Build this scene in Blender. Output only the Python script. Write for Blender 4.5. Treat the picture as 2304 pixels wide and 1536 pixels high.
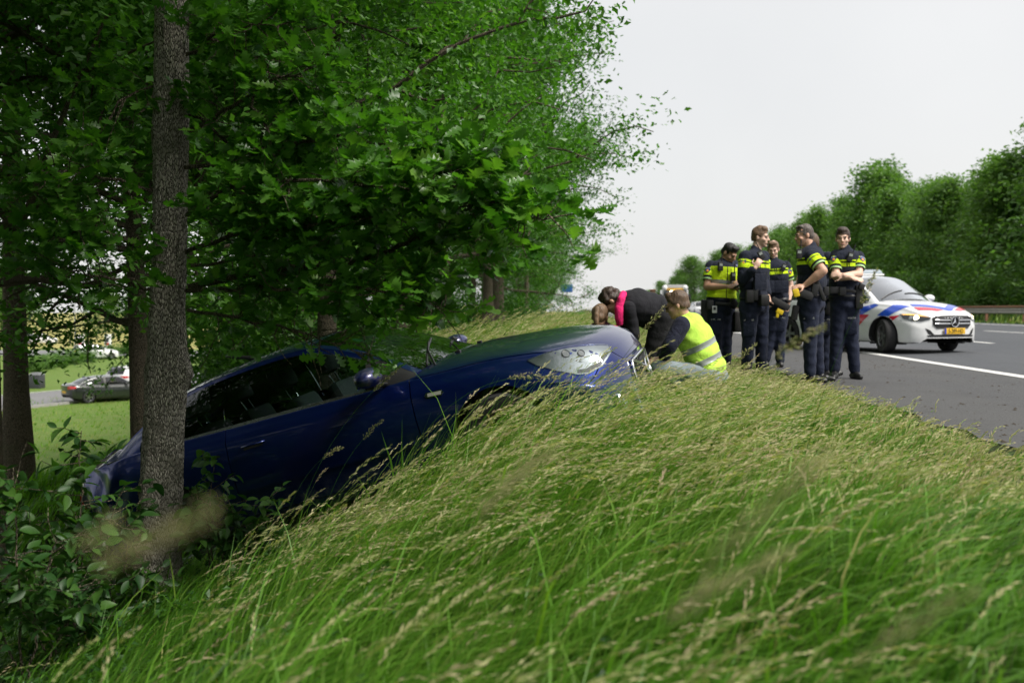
import bpy, bmesh, math, random
import numpy as np
from mathutils import Vector, Matrix, Quaternion
from mathutils.bvhtree import BVHTree
R = math.radians
for o in list(bpy.data.objects): bpy.data.objects.remove(o)
SC = bpy.context.scene
COL = SC.collection
# ---------------------------------------------------------------- camera
cam_d = bpy.data.cameras.new('camera'); cam = bpy.data.objects.new('camera', cam_d); COL.objects.link(cam)
cam.location = (0, 0, 0.83)
cam.rotation_euler = (R(90 - 1.867), 0, R(4.19))
cam_d.sensor_width = 36; cam_d.lens = 35; cam_d.clip_start = 0.05; cam_d.clip_end = 3000
cam_d.dof.use_dof = True; cam_d.dof.focus_distance = 7.4; cam_d.dof.aperture_fstop = 2.2
SC.camera = cam
# ---------------------------------------------------------------- sky and sun: bright overcast
SUN_EL, SUN_AZ = R(52), R(118)       # azimuth clockwise from +Y (road direction): from the right, a little behind
W = bpy.data.worlds.new('World'); SC.world = W; W.use_nodes = True
nt = W.node_tree; nt.nodes.clear()
sky = nt.nodes.new('ShaderNodeTexSky'); sky.sky_type = 'NISHITA'; sky.sun_disc = False
sky.sun_elevation = SUN_EL; sky.sun_rotation = SUN_AZ; sky.dust_density = 4.0; sky.air_density = 1.0
mixc = nt.nodes.new('ShaderNodeMix'); mixc.data_type = 'RGBA'
mixc.inputs[0].default_value = 0.93
mixc.inputs[7].default_value = (2.80, 2.80, 2.78, 1)          # even cloud deck
bgn = nt.nodes.new('ShaderNodeBackground'); bgn.inputs[1].default_value = 0.105
wo = nt.nodes.new('ShaderNodeOutputWorld')
cn = nt.nodes.new('ShaderNodeTexNoise'); cn.inputs['Scale'].default_value = 2.2; cn.inputs['Detail'].default_value = 5      # faint cloud structure
cr_ = nt.nodes.new('ShaderNodeValToRGB'); cr_.color_ramp.elements[0].position = .3; cr_.color_ramp.elements[1].position = .7
cr_.color_ramp.elements[0].color = (2.44,2.44,2.42,1); cr_.color_ramp.elements[1].color = (2.72,2.70,2.66,1)
tcw = nt.nodes.new('ShaderNodeTexCoord'); nt.links.new(tcw.outputs['Generated'], cn.inputs['Vector']); nt.links.new(cn.outputs[0], cr_.inputs[0]); nt.links.new(cr_.outputs[0], mixc.inputs[7])
nt.links.new(sky.outputs[0], mixc.inputs[6]); nt.links.new(mixc.outputs[2], bgn.inputs[0]); nt.links.new(bgn.outputs[0], wo.inputs[0])
sun_d = bpy.data.lights.new('sun', 'SUN'); sun_d.energy = 1.5; sun_d.angle = R(20); sun_d.color = (1.0, 0.955, 0.88)
sun = bpy.data.objects.new('sun', sun_d); COL.objects.link(sun)
sv = Vector((math.sin(SUN_AZ)*math.cos(SUN_EL), math.cos(SUN_AZ)*math.cos(SUN_EL), math.sin(SUN_EL)))
sun.rotation_euler = sv.to_track_quat('Z', 'Y').to_euler()
SC.view_settings.view_transform = 'Standard'; SC.view_settings.look = 'None'
SC.view_settings.exposure = 1.68; SC.view_settings.gamma = 1.0; SC.view_settings.use_curve_mapping = False
SC.render.engine = 'CYCLES'
SC.cycles.use_denoising = True
SC.cycles.max_bounces = 8; SC.cycles.diffuse_bounces = 3; SC.cycles.glossy_bounces = 3
SC.cycles.transmission_bounces = 6; SC.cycles.transparent_max_bounces = 12
SC.cycles.caustics_reflective = False; SC.cycles.caustics_refractive = False
SC.cycles.sample_clamp_indirect = 6.0

# ---------------------------------------------------------------- helpers
def pix(px, py, Y):
    """world point on plane y=Y seen at pixel (px,py) of the 2304x1536 photograph (survey helper)"""
    d = Vector(((px-1152)/2240.0, (768-py)/2240.0, -1.0))
    d = cam.rotation_euler.to_matrix() @ d
    t = Y / d.y
    return Vector(cam.location) + d*t

def tag(o, label=None, cat=None, group=None, kind=None):
    if label: o['label'] = label
    if cat: o['category'] = cat
    if group: o['group'] = group
    if kind: o['kind'] = kind
    return o

def empty(name, loc=(0,0,0), rot=(0,0,0), parent=None):
    o = bpy.data.objects.new(name, None); COL.objects.link(o); o.location = loc; o.rotation_euler = rot
    o.empty_display_size = 0.1
    if parent: o.parent = parent
    return o

def link(name, me, parent=None, mats=None):
    o = bpy.data.objects.new(name, me); COL.objects.link(o)
    if parent: o.parent = parent
    if mats is not None:
        for m in (mats if isinstance(mats, (list, tuple)) else [mats]): me.materials.append(m)
    return o

def copy_tree(o, parent=None):
    c = o.copy(); COL.objects.link(c); c.parent = parent
    for ch in list(o.children): copy_tree(ch, c)
    return c

def np_mesh(name, V, F, smooth=False, attr=None, uv=None):
    """V (n,3) float, F (m,k) int, same k for all"""
    V = np.asarray(V, np.float32); F = np.asarray(F, np.int32)
    me = bpy.data.meshes.new(name); k = F.shape[1]
    me.vertices.add(len(V)); me.vertices.foreach_set('co', V.ravel())
    me.loops.add(F.size); me.loops.foreach_set('vertex_index', F.ravel())
    me.polygons.add(len(F)); me.polygons.foreach_set('loop_start', np.arange(0, F.size, k, dtype=np.int32))
    me.polygons.foreach_set('loop_total', np.full(len(F), k, np.int32))
    if smooth: me.polygons.foreach_set('use_smooth', np.ones(len(F), bool))
    me.update(calc_edges=True)
    if attr is not None:
        for an, av in attr.items():
            a = me.attributes.new(an, 'FLOAT', 'POINT'); a.data.foreach_set('value', np.asarray(av, np.float32))
    return me

class MB:
    """collects closed shapes into one mesh"""
    def __init__(s): s.v = []; s.f = []; s.m = []
    def add(s, V, F, mi=0):
        b = len(s.v); s.v += [tuple(p) for p in V]; s.f += [tuple(i+b for i in f) for f in F]; s.m += [mi]*len(F); return s
    def box(s, c, d, rot=None, mi=0, taper=None):
        x, y, z = d[0]/2, d[1]/2, d[2]/2; V = []
        for sz in (-1, 1):
            t = 1 if (taper is None or sz < 0) else taper
            for sy in (-1, 1):
                for sx in (-1, 1):
                    p = Vector((sx*x*t, sy*y*t, sz*z))
                    if rot is not None: p = rot @ p
                    V.append(p + Vector(c))
        return s.add(V, [(0,2,3,1),(4,5,7,6),(0,1,5,4),(2,6,7,3),(0,4,6,2),(1,3,7,5)], mi)
    def tube(s, pts, rad, n=8, mi=0, cap=True, squash=None):
        pts = [Vector(p) for p in pts]
        if not hasattr(rad, '__len__'): rad = [rad]*len(pts)
        V = []; F = []; prev = None
        for i, p in enumerate(pts):
            d = (pts[min(i+1, len(pts)-1)] - pts[max(i-1, 0)])
            d = d.normalized() if d.length > 1e-9 else Vector((0,0,1))
            if prev is None:
                a = Vector((0,0,1)) if abs(d.z) < .9 else Vector((1,0,0)); u = d.cross(a).normalized()
            else:
                u = (prev - d*prev.dot(d)); u = u.normalized() if u.length > 1e-6 else d.orthogonal().normalized()
            prev = u; w = d.cross(u)
            for k in range(n):
                an = 2*math.pi*k/n; V.append(p + (u*math.cos(an) + w*math.sin(an)*(squash or 1))*rad[i])
        for i in range(len(pts)-1):
            for k in range(n): F.append((i*n+k, i*n+(k+1) % n, (i+1)*n+(k+1) % n, (i+1)*n+k))
        if cap: F.append(tuple(range(n-1, -1, -1))); F.append(tuple((len(pts)-1)*n+k for k in range(n)))
        return s.add(V, F, mi)
    def lathe(s, prof, c=(0,0,0), axis='z', n=24, mi=0, rot=None, cap=True):
        V = []; F = []
        for (r, h) in prof:
            for k in range(n):
                a = 2*math.pi*k/n; x, y = r*math.cos(a), r*math.sin(a)
                p = Vector({'z': (x,y,h), 'x': (h,x,y), 'y': (y,h,x)}[axis])
                if rot is not None: p = rot @ p
                V.append(p + Vector(c))
        for i in range(len(prof)-1):
            for k in range(n): F.append((i*n+k, i*n+(k+1) % n, (i+1)*n+(k+1) % n, (i+1)*n+k))
        if cap and prof[0][0] > 1e-6: F.append(tuple(range(n-1,-1,-1)))
        if cap and prof[-1][0] > 1e-6: F.append(tuple((len(prof)-1)*n+k for k in range(n)))
        return s.add(V, F, mi)
    def ell(s, c, r, rot=None, n=16, m=10, mi=0):
        V = []; F = []
        for i in range(m+1):
            t = math.pi*i/m
            for k in range(n):
                a = 2*math.pi*k/n; p = Vector((r[0]*math.sin(t)*math.cos(a), r[1]*math.sin(t)*math.sin(a), r[2]*math.cos(t)))
                if rot is not None: p = rot @ p
                V.append(p + Vector(c))
        for i in range(m):
            for k in range(n): F.append((i*n+k, (i+1)*n+k, (i+1)*n+(k+1) % n, i*n+(k+1) % n))
        return s.add(V, F, mi)
    def prism(s, poly, d, mi=0):
        """poly: list of 3D points (planar), d: extrusion vector"""
        n = len(poly); P = [Vector(p) for p in poly]; d = Vector(d)
        return s.add(P + [p+d for p in P], [tuple(range(n-1,-1,-1)), tuple(range(n, 2*n))] + [(i, (i+1) % n, (i+1) % n+n, i+n) for i in range(n)], mi)
    def me(s, name, smooth=None, bevel=None, doubles=True):
        me = bpy.data.meshes.new(name); bm = bmesh.new()
        vs = [bm.verts.new(p) for p in s.v]
        for f, m in zip(s.f, s.m):
            try: fc = bm.faces.new([vs[i] for i in f]); fc.material_index = m
            except ValueError: pass
        if doubles: bmesh.ops.remove_doubles(bm, verts=bm.verts, dist=1e-5)
        bmesh.ops.recalc_face_normals(bm, faces=bm.faces)
        if bevel:
            es = [e for e in bm.edges if len(e.link_faces) == 2 and e.calc_face_angle(0) > R(35)]
            bmesh.ops.bevel(bm, geom=es, offset=bevel, segments=2, affect='EDGES', profile=.6, clamp_overlap=True)
        bm.to_mesh(me); bm.free()
        if smooth is not None or bevel:
            me.shade_smooth(); me.set_sharp_from_angle(angle=R(smooth or 40))
        return me
    def build(s, name, mats, parent=None, smooth=None, bevel=None, doubles=True):
        return link(name, s.me(name, smooth, bevel, doubles), parent, mats)

# ---------------------------------------------------------------- materials
MATS = {}
def node_mat(name):
    m = bpy.data.materials.new(name); m.use_nodes = True; n = m.node_tree; n.nodes.clear()
    out = n.nodes.new('ShaderNodeOutputMaterial'); return m, n, out
def N(n, t, **kw):
    x = n.nodes.new(t)
    for k, v in kw.items(): setattr(x, k, v)
    return x
def L(n, a, b): n.links.new(a, b)
def ramp(n, fac, stops):
    r = N(n, 'ShaderNodeValToRGB'); e = r.color_ramp.elements
    while len(e) < len(stops): e.new(0.5)
    for el, (p, c) in zip(e, stops): el.position = p; el.color = (*c, 1)
    if fac is not None: L(n, fac, r.inputs[0])
    return r.outputs[0]
def math_n(n, op, a, b=None, clamp=False):
    x = N(n, 'ShaderNodeMath', operation=op, use_clamp=clamp)
    for i, v in enumerate((a, b)):
        if v is None: continue
        if hasattr(v, 'links'): L(n, v, x.inputs[i])
        else: x.inputs[i].default_value = v
    return x.outputs[0]
def mixrgb(n, fac, a, b, mode='MIX'):
    x = N(n, 'ShaderNodeMix', data_type='RGBA', blend_type=mode)
    for i, v in ((0, fac), (6, a), (7, b)):
        if hasattr(v, 'links'): L(n, v, x.inputs[i])
        elif i == 0: x.inputs[0].default_value = v
        else: x.inputs[i].default_value = (*v[:3], 1)
    return x.outputs[2]
def noise(n, scale, detail=4, rough=.55, coord='Object', dist=0, stretch=None):
    tc = N(n, 'ShaderNodeTexCoord'); src = tc.outputs[coord]
    if stretch:
        mp = N(n, 'ShaderNodeMapping'); mp.inputs['Scale'].default_value = stretch; L(n, src, mp.inputs[0]); src = mp.outputs[0]
    x = N(n, 'ShaderNodeTexNoise'); x.inputs['Scale'].default_value = scale; x.inputs['Detail'].default_value = detail
    x.inputs['Roughness'].default_value = rough; x.inputs['Distortion'].default_value = dist
    L(n, src, x.inputs['Vector']); return x.outputs[0]
def M(name, col, rough=.5, metal=0, var=.12, vscale=6, bump=0, bscale=80, coat=0, spec=.5, emit=None, sheen=0, trans=0):
    if name in MATS: return MATS[name]
    m, n, out = node_mat(name); p = N(n, 'ShaderNodeBsdfPrincipled')
    p.inputs['Roughness'].default_value = rough; p.inputs['Metallic'].default_value = metal
    p.inputs['Specular IOR Level'].default_value = spec
    if coat: p.inputs['Coat Weight'].default_value = coat; p.inputs['Coat Roughness'].default_value = .03
    if sheen: p.inputs['Sheen Weight'].default_value = sheen
    if trans: p.inputs['Transmission Weight'].default_value = trans
    if var:
        f = noise(n, vscale); lo = tuple(c*(1-var) for c in col); hi = tuple(min(1, c*(1+var)) for c in col)
        L(n, ramp(n, f, [(.3, lo), (.7, hi)]), p.inputs['Base Color'])
        rr = N(n, 'ShaderNodeMapRange'); rr.inputs[3].default_value = max(0, rough-.06); rr.inputs[4].default_value = min(1, rough+.08)
        L(n, f, rr.inputs[0]); L(n, rr.outputs[0], p.inputs['Roughness'])
    else: p.inputs['Base Color'].default_value = (*col, 1)
    if bump:
        b = N(n, 'ShaderNodeBump'); b.inputs['Strength'].default_value = bump; b.inputs['Distance'].default_value = .01
        L(n, noise(n, bscale, 3), b.inputs['Height']); L(n, b.outputs[0], p.inputs['Normal'])
    if emit: p.inputs['Emission Color'].default_value = (*emit[0], 1); p.inputs['Emission Strength'].default_value = emit[1]
    L(n, p.outputs[0], out.inputs[0]); MATS[name] = m; return m

def leaf_mat(name, cols, gloss=.4, trans=.35, attr='rnd', spec=.5):
    """thin leaf: diffuse + translucent + sky gloss, colour varied leaf by leaf"""
    m, n, out = node_mat(name)
    a = N(n, 'ShaderNodeAttribute', attribute_name=attr)
    oi = N(n, 'ShaderNodeObjectInfo')
    f = math_n(n, 'FRACT', math_n(n, 'ADD', a.outputs['Fac'], math_n(n, 'MULTIPLY', oi.outputs['Random'], .37)))
    if attr == 'tip': f = a.outputs['Fac']
    c = ramp(n, f, cols)
    p = N(n, 'ShaderNodeBsdfPrincipled'); L(n, c, p.inputs['Base Color']); p.inputs['Roughness'].default_value = gloss
    p.inputs['Specular IOR Level'].default_value = spec
    t = N(n, 'ShaderNodeBsdfTranslucent'); L(n, mixrgb(n, 1.0, c, (1.15, 1.4, .45), 'MULTIPLY'), t.inputs[0])
    mx = N(n, 'ShaderNodeMixShader'); mx.inputs[0].default_value = trans
    L(n, p.outputs[0], mx.inputs[1]); L(n, t.outputs[0], mx.inputs[2]); L(n, mx.outputs[0], out.inputs[0]); MATS[name] = m
    return m

def glass_mat(name, tint=(.55,.62,.6), rough=.01, refl=1.0):
    if name in MATS: return MATS[name]
    m, n, out = node_mat(name)
    fr = N(n, 'ShaderNodeFresnel'); fr.inputs[0].default_value = 1.52
    tr = N(n, 'ShaderNodeBsdfTransparent'); tr.inputs[0].default_value = (*tint, 1)
    gl = N(n, 'ShaderNodeBsdfGlossy'); gl.inputs['Roughness'].default_value = rough; gl.inputs[0].default_value = (.95,.97,1,1)
    mx = N(n, 'ShaderNodeMixShader'); L(n, math_n(n, 'MULTIPLY', fr.outputs[0], refl*1.5, True), mx.inputs[0])
    L(n, tr.outputs[0], mx.inputs[1]); L(n, gl.outputs[0], mx.inputs[2]); L(n, mx.outputs[0], out.inputs[0]); MATS[name] = m
    return m

def paint_mat(name, col, rough=.28, flake=.05, dirt=.0, coat=1.0, mud=0):
    if name in MATS: return MATS[name]
    m, n, out = node_mat(name); p = N(n, 'ShaderNodeBsdfPrincipled')
    f = noise(n, 2.2, 5, .6)
    c = ramp(n, f, [(.25, tuple(x*.88 for x in col)), (.75, tuple(min(1, x*1.08) for x in col))])
    if dirt:
        d = math_n(n, 'MULTIPLY', ramp(n, noise(n, 9, 6, .7), [(.45, (0,0,0)), (.8, (1,1,1))]), dirt)
        c = mixrgb(n, d, c, (.16, .14, .11))
    if mud:         # dried mud thrown up from the road along the lower body
        tc = N(n, 'ShaderNodeTexCoord'); sp = N(n, 'ShaderNodeSeparateXYZ'); L(n, tc.outputs['Object'], sp.inputs[0])
        mf = math_n(n, 'MULTIPLY', math_n(n, 'MULTIPLY', math_n(n, 'SUBTRACT', .5, sp.outputs[2]), 3.2, True), ramp(n, noise(n, 14, 7, .75), [(.42, (0,0,0)), (.66, (1,1,1))]))
        mf = math_n(n, 'MULTIPLY', mf, mud); c = mixrgb(n, mf, c, (.13,.11,.08)); L(n, math_n(n, 'SUBTRACT', coat, mf, True), p.inputs['Coat Weight'])
        L(n, math_n(n, 'MULTIPLY', math_n(n, 'SUBTRACT', 1.0, mf), flake), p.inputs['Metallic'])
    else: p.inputs['Metallic'].default_value = flake
    L(n, c, p.inputs['Base Color']); p.inputs['Roughness'].default_value = rough
    if not mud: p.inputs['Coat Weight'].default_value = coat
    rr = N(n, 'ShaderNodeMapRange'); rr.inputs[3].default_value = .02; rr.inputs[4].default_value = .07 + dirt*.3; L(n, f, rr.inputs[0])
    L(n, rr.outputs[0], p.inputs['Coat Roughness'])
    L(n, p.outputs[0], out.inputs[0]); MATS[name] = m; return m
# ---------------------------------------------------------------- terrain
ROAD_L, EDGE, ROAD_R = 2.55, 5.3, 17.3
def gz_np(X, Y):
    X = np.asarray(X, float); Y = np.asarray(Y, float)
    q = np.clip((Y - 9.6)/4.2, 0, 1); q = q*q*(3 - 2*q)            # beyond the car the verge is wider
    s = 0.85 - 3.1*q - X
    z = -.305*(np.sqrt(s*s + .16) + s)*.5
    bumps = .05*np.sin(X*1.9 + .7*Y)*np.cos(Y*1.3 - X*.6) + .03*np.sin(3.1*X - 2.3*Y)
    fade = np.clip((1.6 - X)/1.5, 0, 1)*np.clip((X + 14)/3, 0, 1)
    z = z + bumps*fade
    z = np.log(np.exp((z + 4.3)*3.0) + 1)/3.0 - 4.3           # levels out at the car park
    z = z + .018*np.clip(X - EDGE, 0, ROAD_R - EDGE)
    return z
def gz(x, y): return float(gz_np(np.array([x]), np.array([y]))[0])
def sheet(name, xs, ys, dz, mat, kind='structure', wob=0, seed=1):
    xs = np.array(xs, float); ys = np.array(ys, float); XX, YY = np.meshgrid(xs, ys)
    if wob:
        rr = np.random.default_rng(seed); XX[:, 0] += rr.normal(0, wob, len(ys)); XX[:, -1] += rr.normal(0, wob, len(ys))*.0
    V = np.stack([XX, YY, gz_np(XX, YY) + dz], -1).reshape(-1, 3)
    nx, ny = len(xs), len(ys); I = np.arange(nx*ny).reshape(ny, nx)
    F = np.stack([I[:-1,:-1], I[:-1,1:], I[1:,1:], I[1:,:-1]], -1).reshape(-1, 4)
    o = link(name, np_mesh(name, V, F, True), None, mat)
    return tag(o, kind=kind)

def ground_mat():
    m, n, out = node_mat('soil and turf'); p = N(n, 'ShaderNodeBsdfPrincipled'); p.inputs['Roughness'].default_value = .9
    p.inputs['Specular IOR Level'].default_value = .15
    tc = N(n, 'ShaderNodeTexCoord'); sp = N(n, 'ShaderNodeSeparateXYZ'); L(n, tc.outputs['Object'], sp.inputs[0])
    f1 = noise(n, 1.4, 8, .7); f2 = noise(n, 25, 6, .8); f3 = noise(n, .12, 3)
    bank = ramp(n, f2, [(.3, (.018,.024,.008)), (.55, (.035,.05,.012)), (.75, (.075,.08,.03))])
    lawn = ramp(n, f2, [(.3, (.06,.12,.02)), (.7, (.13,.22,.04))])
    lawn = mixrgb(n, ramp(n, f1, [(.4, (0,0,0)), (.75, (1,1,1))]), lawn, (.16,.19,.055))
    lf = math_n(n, 'MULTIPLY', math_n(n, 'SUBTRACT', -12.0, sp.outputs[0]), .4, True)
    c = mixrgb(n, lf, bank, lawn)
    far = ramp(n, f3, [(.35, (.2,.21,.06)), (.65, (.33,.29,.11))])           # ripening field beyond the car park
    ff = math_n(n, 'MULTIPLY', math_n(n, 'SUBTRACT', math_n(n, 'SUBTRACT', sp.outputs[1], math_n(n,'MULTIPLY', sp.outputs[0], .0)), 122.0), .2, True)
    c = mixrgb(n, math_n(n, 'MULTIPLY', ff, lf), c, far)
    L(n, c, p.inputs['Base Color'])
    b = N(n, 'ShaderNodeBump'); b.inputs['Strength'].default_value = .8; b.inputs['Distance'].default_value = .05; L(n, f2, b.inputs['Height']); L(n, b.outputs[0], p.inputs['Normal'])
    L(n, p.outputs[0], out.inputs[0]); return m
GM = ground_mat()
gx = np.concatenate([np.linspace(-700,-60,9), np.linspace(-50,-16,18), np.arange(-15,3.4,.25), np.linspace(4,40,25), np.linspace(60,700,9)])
gy = np.concatenate([np.linspace(-60,-2,8), np.arange(-1.5,14,.25), np.arange(14.5,40,.75), np.linspace(42,160,40), np.linspace(180,1800,20)])
sheet('ground', gx, gy, 0, GM)

def asphalt(name, base, coarse, wear, stone=1.0):
    m, n, out = node_mat(name); p = N(n, 'ShaderNodeBsdfPrincipled'); p.inputs['Roughness'].default_value = .82; p.inputs['Specular IOR Level'].default_value = .35
    f = noise(n, coarse, 4, .8); v = N(n, 'ShaderNodeTexVoronoi'); v.inputs['Scale'].default_value = coarse*.9
    tc = N(n, 'ShaderNodeTexCoord'); L(n, tc.outputs['Object'], v.inputs['Vector'])
    g = noise(n, .5, 5, .6, stretch=(1, .12, 1))
    c = ramp(n, f, [(.25, tuple(x*.55 for x in base)), (.5, base), (.75, tuple(x*(1+.8*stone) for x in base))])
    c = mixrgb(n, math_n(n, 'MULTIPLY', ramp(n, v.outputs['Distance'], [(0, (1,1,1)), (.35, (0,0,0))]), .35), c, tuple(x*1.7 for x in base))
    c = mixrgb(n, ramp(n, g, [(.4, (0,0,0)), (.75, (1,1,1))]), c, wear)
    c = mixrgb(n, math_n(n, 'MULTIPLY', ramp(n, noise(n, 1.1, 6, .7, dist=1.0), [(.52, (0,0,0)), (.62, (1,1,1))]), .22), c, tuple(x*.5 for x in base))   # stains
    L(n, c, p.inputs['Base Color'])
    b = N(n, 'ShaderNodeBump'); b.inputs['Strength'].default_value = .55; b.inputs['Distance'].default_value = .008; L(n, f, b.inputs['Height']); L(n, b.outputs[0], p.inputs['Normal'])
    L(n, p.outputs[0], out.inputs[0]); return m
ys_r = np.concatenate([np.arange(-20,40,.5), np.linspace(42,300,60), np.linspace(330,1500,20)])
sheet('hard_shoulder', np.linspace(ROAD_L, EDGE-.05, 5), ys_r, .008, asphalt('shoulder asphalt', (.066,.067,.07), 55, (.088,.086,.084), 1.4), wob=.07)
sheet('road', np.linspace(EDGE-.05, ROAD_R, 9), ys_r, .008, asphalt('carriageway asphalt', (.068,.073,.082), 70, (.09,.095,.105), .9))
def paint_line():
    m, n, out = node_mat('road paint'); p = N(n, 'ShaderNodeBsdfPrincipled'); p.inputs['Roughness'].default_value = .6
    f = noise(n, 22, 6, .75)
    L(n, ramp(n, f, [(.33, (.22,.22,.22)), (.43, (.62,.62,.6)), (.7, (.76,.76,.74))]), p.inputs['Base Color'])
    L(n, p.outputs[0], out.inputs[0]); return m
PL = paint_line()
sheet('edge_line', [EDGE-.1, EDGE+.1], ys_r, .013, PL)
sheet('far_edge_line', [16.3, 16.48], ys_r, .013, PL)
for lx, off in ((8.95, 4.6), (12.6, 11.3)):
    for k in range(16):
        y0 = off + 12*k - 6
        sheet('lane_mark', [lx-.075, lx+.075], np.linspace(y0, y0+3.2, 3), .013, PL)
# ---------------------------------------------------------------- foliage helpers
def rotmats(rng, n, up_bias=.0, axis_dirs=None):
    """random leaf frames: columns = leaf x (along leaf), y, z (normal)"""
    nz = rng.normal(0, 1, (n, 3)); nz[:, 2] = np.abs(nz[:, 2]) + up_bias
    nz /= np.linalg.norm(nz, axis=1, keepdims=True)
    a = axis_dirs if axis_dirs is not None else rng.normal(0, 1, (n, 3))
    x = a - nz*np.sum(a*nz, 1, keepdims=True); x /= (np.linalg.norm(x, axis=1, keepdims=True) + 1e-9)
    y = np.cross(nz, x)
    return np.stack([x, y, nz], -1)
def scatter(name, T, TF, P, Rm, S, rng, parent=None, mat=None, rnd=None):
    T = np.asarray(T, np.float32); k = len(T); n = len(P)
    V = np.einsum('nij,kj->nki', Rm, T)*np.asarray(S).reshape(-1, 1, 1) + np.asarray(P)[:, None, :]
    F = (np.asarray(TF, np.int32)[None] + (np.arange(n)*k)[:, None, None]).reshape(-1, len(TF[0]))
    r = rng.random(n) if rnd is None else rnd
    me = np_mesh(name, V.reshape(-1, 3), F, False, {'rnd': np.repeat(r, k)})
    return me
# lobed oak leaf: midrib + lobed rim, folded a little
def oak_leaf():
    rim = [(0,.015),(.18,.05),(.25,.2),(.34,.07),(.45,.31),(.53,.11),(.67,.36),(.75,.14),(.88,.2),(1,0)]
    V = [(x, 0, -.04*math.sin(x*3)) for x, _ in rim]; n = len(rim)
    for s in (1, -1):
        V += [(x + .03*s, s*y, .22*y - .05*x*x + .02*math.sin(9*x*s)) for x, y in rim[:-1]]
    F = []
    for b, s in ((n, 1), (n+n-1, -1)):
        for i in range(n-2):
            q = [(i, i+1, b+i+1), (i, b+i+1, b+i)]
            F += [t if s > 0 else t[::-1] for t in q]
        t = (n-2, n-1, b+n-2); F.append(t if s > 0 else t[::-1])
    return V, F
OAKV, OAKF = oak_leaf()
def ovate_leaf(wid=.26):
    xs = [0,.12,.3,.5,.7,.87,1]; ws = [.01,.14,.24,.26,.2,.1,0]
    V = [(x, 0, -.16*x*x) for x in xs]; n = len(xs)
    for s in (1, -1): V += [(x, s*w*wid/.26, .09*abs(w)/.26 - .16*x*x) for x, w in zip(xs[:-1], ws[:-1])]
    F = []
    for b, s in ((n, 1), (n+n-1, -1)):
        for i in range(n-2):
            q = [(i, i+1, b+i+1), (i, b+i+1, b+i)]; F += [t if s > 0 else t[::-1] for t in q]
        t = (n-2, n-1, b+n-2); F.append(t if s > 0 else t[::-1])
    return V, F
OVV, OVF = ovate_leaf()
# far leaf: 4 triangles with an indented outline
FARV = [(0,0,0),(.35,.32,.06),(.55,.13,.02),(1,0,-.06),(.6,-.3,.03),(.3,-.1,.07)]
FARF = [(0,2,1),(0,3,2),(0,4,3),(0,5,4)]
LM_OAK = leaf_mat('oak leaf', [(0,(.03,.098,.012)),(.45,(.058,.17,.019)),(.8,(.098,.24,.028)),(1,(.16,.31,.045))], .34, .44, spec=.6)
LM_WOOD = leaf_mat('wood leaf', [(0,(.03,.098,.013)),(.5,(.058,.17,.021)),(.85,(.098,.24,.032)),(1,(.16,.31,.05))], .4, .45, spec=.45)
LM_FAR = leaf_mat('far leaf', [(0,(.058,.14,.04)),(.5,(.11,.22,.058)),(1,(.18,.29,.08))], .5, .42, spec=.35)
LM_CHERRY = leaf_mat('cherry leaf', [(0,(.016,.056,.012)),(.6,(.034,.098,.018)),(1,(.07,.16,.026))], .45, .34, spec=.35)
def bark_mat(name, dark, light, sc=14):
    m, n, out = node_mat(name); p = N(n, 'ShaderNodeBsdfPrincipled'); p.inputs['Roughness'].default_value = .9; p.inputs['Specular IOR Level'].default_value = .2
    f = noise(n, sc*.55, 5, .55, stretch=(1,1,.14), dist=.4); g = noise(n, 3, 4); v = N(n, 'ShaderNodeTexVoronoi'); v.feature = 'DISTANCE_TO_EDGE'
    tc = N(n, 'ShaderNodeTexCoord'); mp = N(n, 'ShaderNodeMapping'); mp.inputs['Scale'].default_value = (sc*2.0, sc*2.0, sc*.42)
    L(n, tc.outputs['Object'], mp.inputs[0]); L(n, mp.outputs[0], v.inputs['Vector'])
    h = math_n(n, 'MULTIPLY', math_n(n, 'MINIMUM', math_n(n, 'MULTIPLY', v.outputs['Distance'], 4), 1), f)
    c = ramp(n, h, [(.03, dark), (.16, tuple(.62*a for a in light)), (.36, light)])
    c = mixrgb(n, ramp(n, g, [(.5, (0,0,0)), (.75, (.7,.7,.7))]), c, (.09,.1,.05))
    L(n, c, p.inputs['Base Color'])
    b = N(n, 'ShaderNodeBump'); b.inputs['Strength'].default_value = 1; b.inputs['Distance'].default_value = .03; L(n, h, b.inputs['Height']); L(n, b.outputs[0], p.inputs['Normal'])
    L(n, p.outputs[0], out.inputs[0]); return m
BARK = bark_mat('oak bark', (.04,.034,.026), (.58,.53,.45)); BARK2 = bark_mat('wood bark', (.03,.024,.018), (.2,.165,.12), 9)

def limb_pts(rng, p0, d, ln, k=6, wob=.25, lift=.12):
    p = Vector(p0); d = Vector(d).normalized(); pts = [p.copy()]
    for i in range(k):
        d = (d + Vector(rng.normal(0, wob, 3)) + Vector((0,0,lift))).normalized(); p = p + d*(ln/k); pts.append(p.copy())
    return pts

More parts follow.
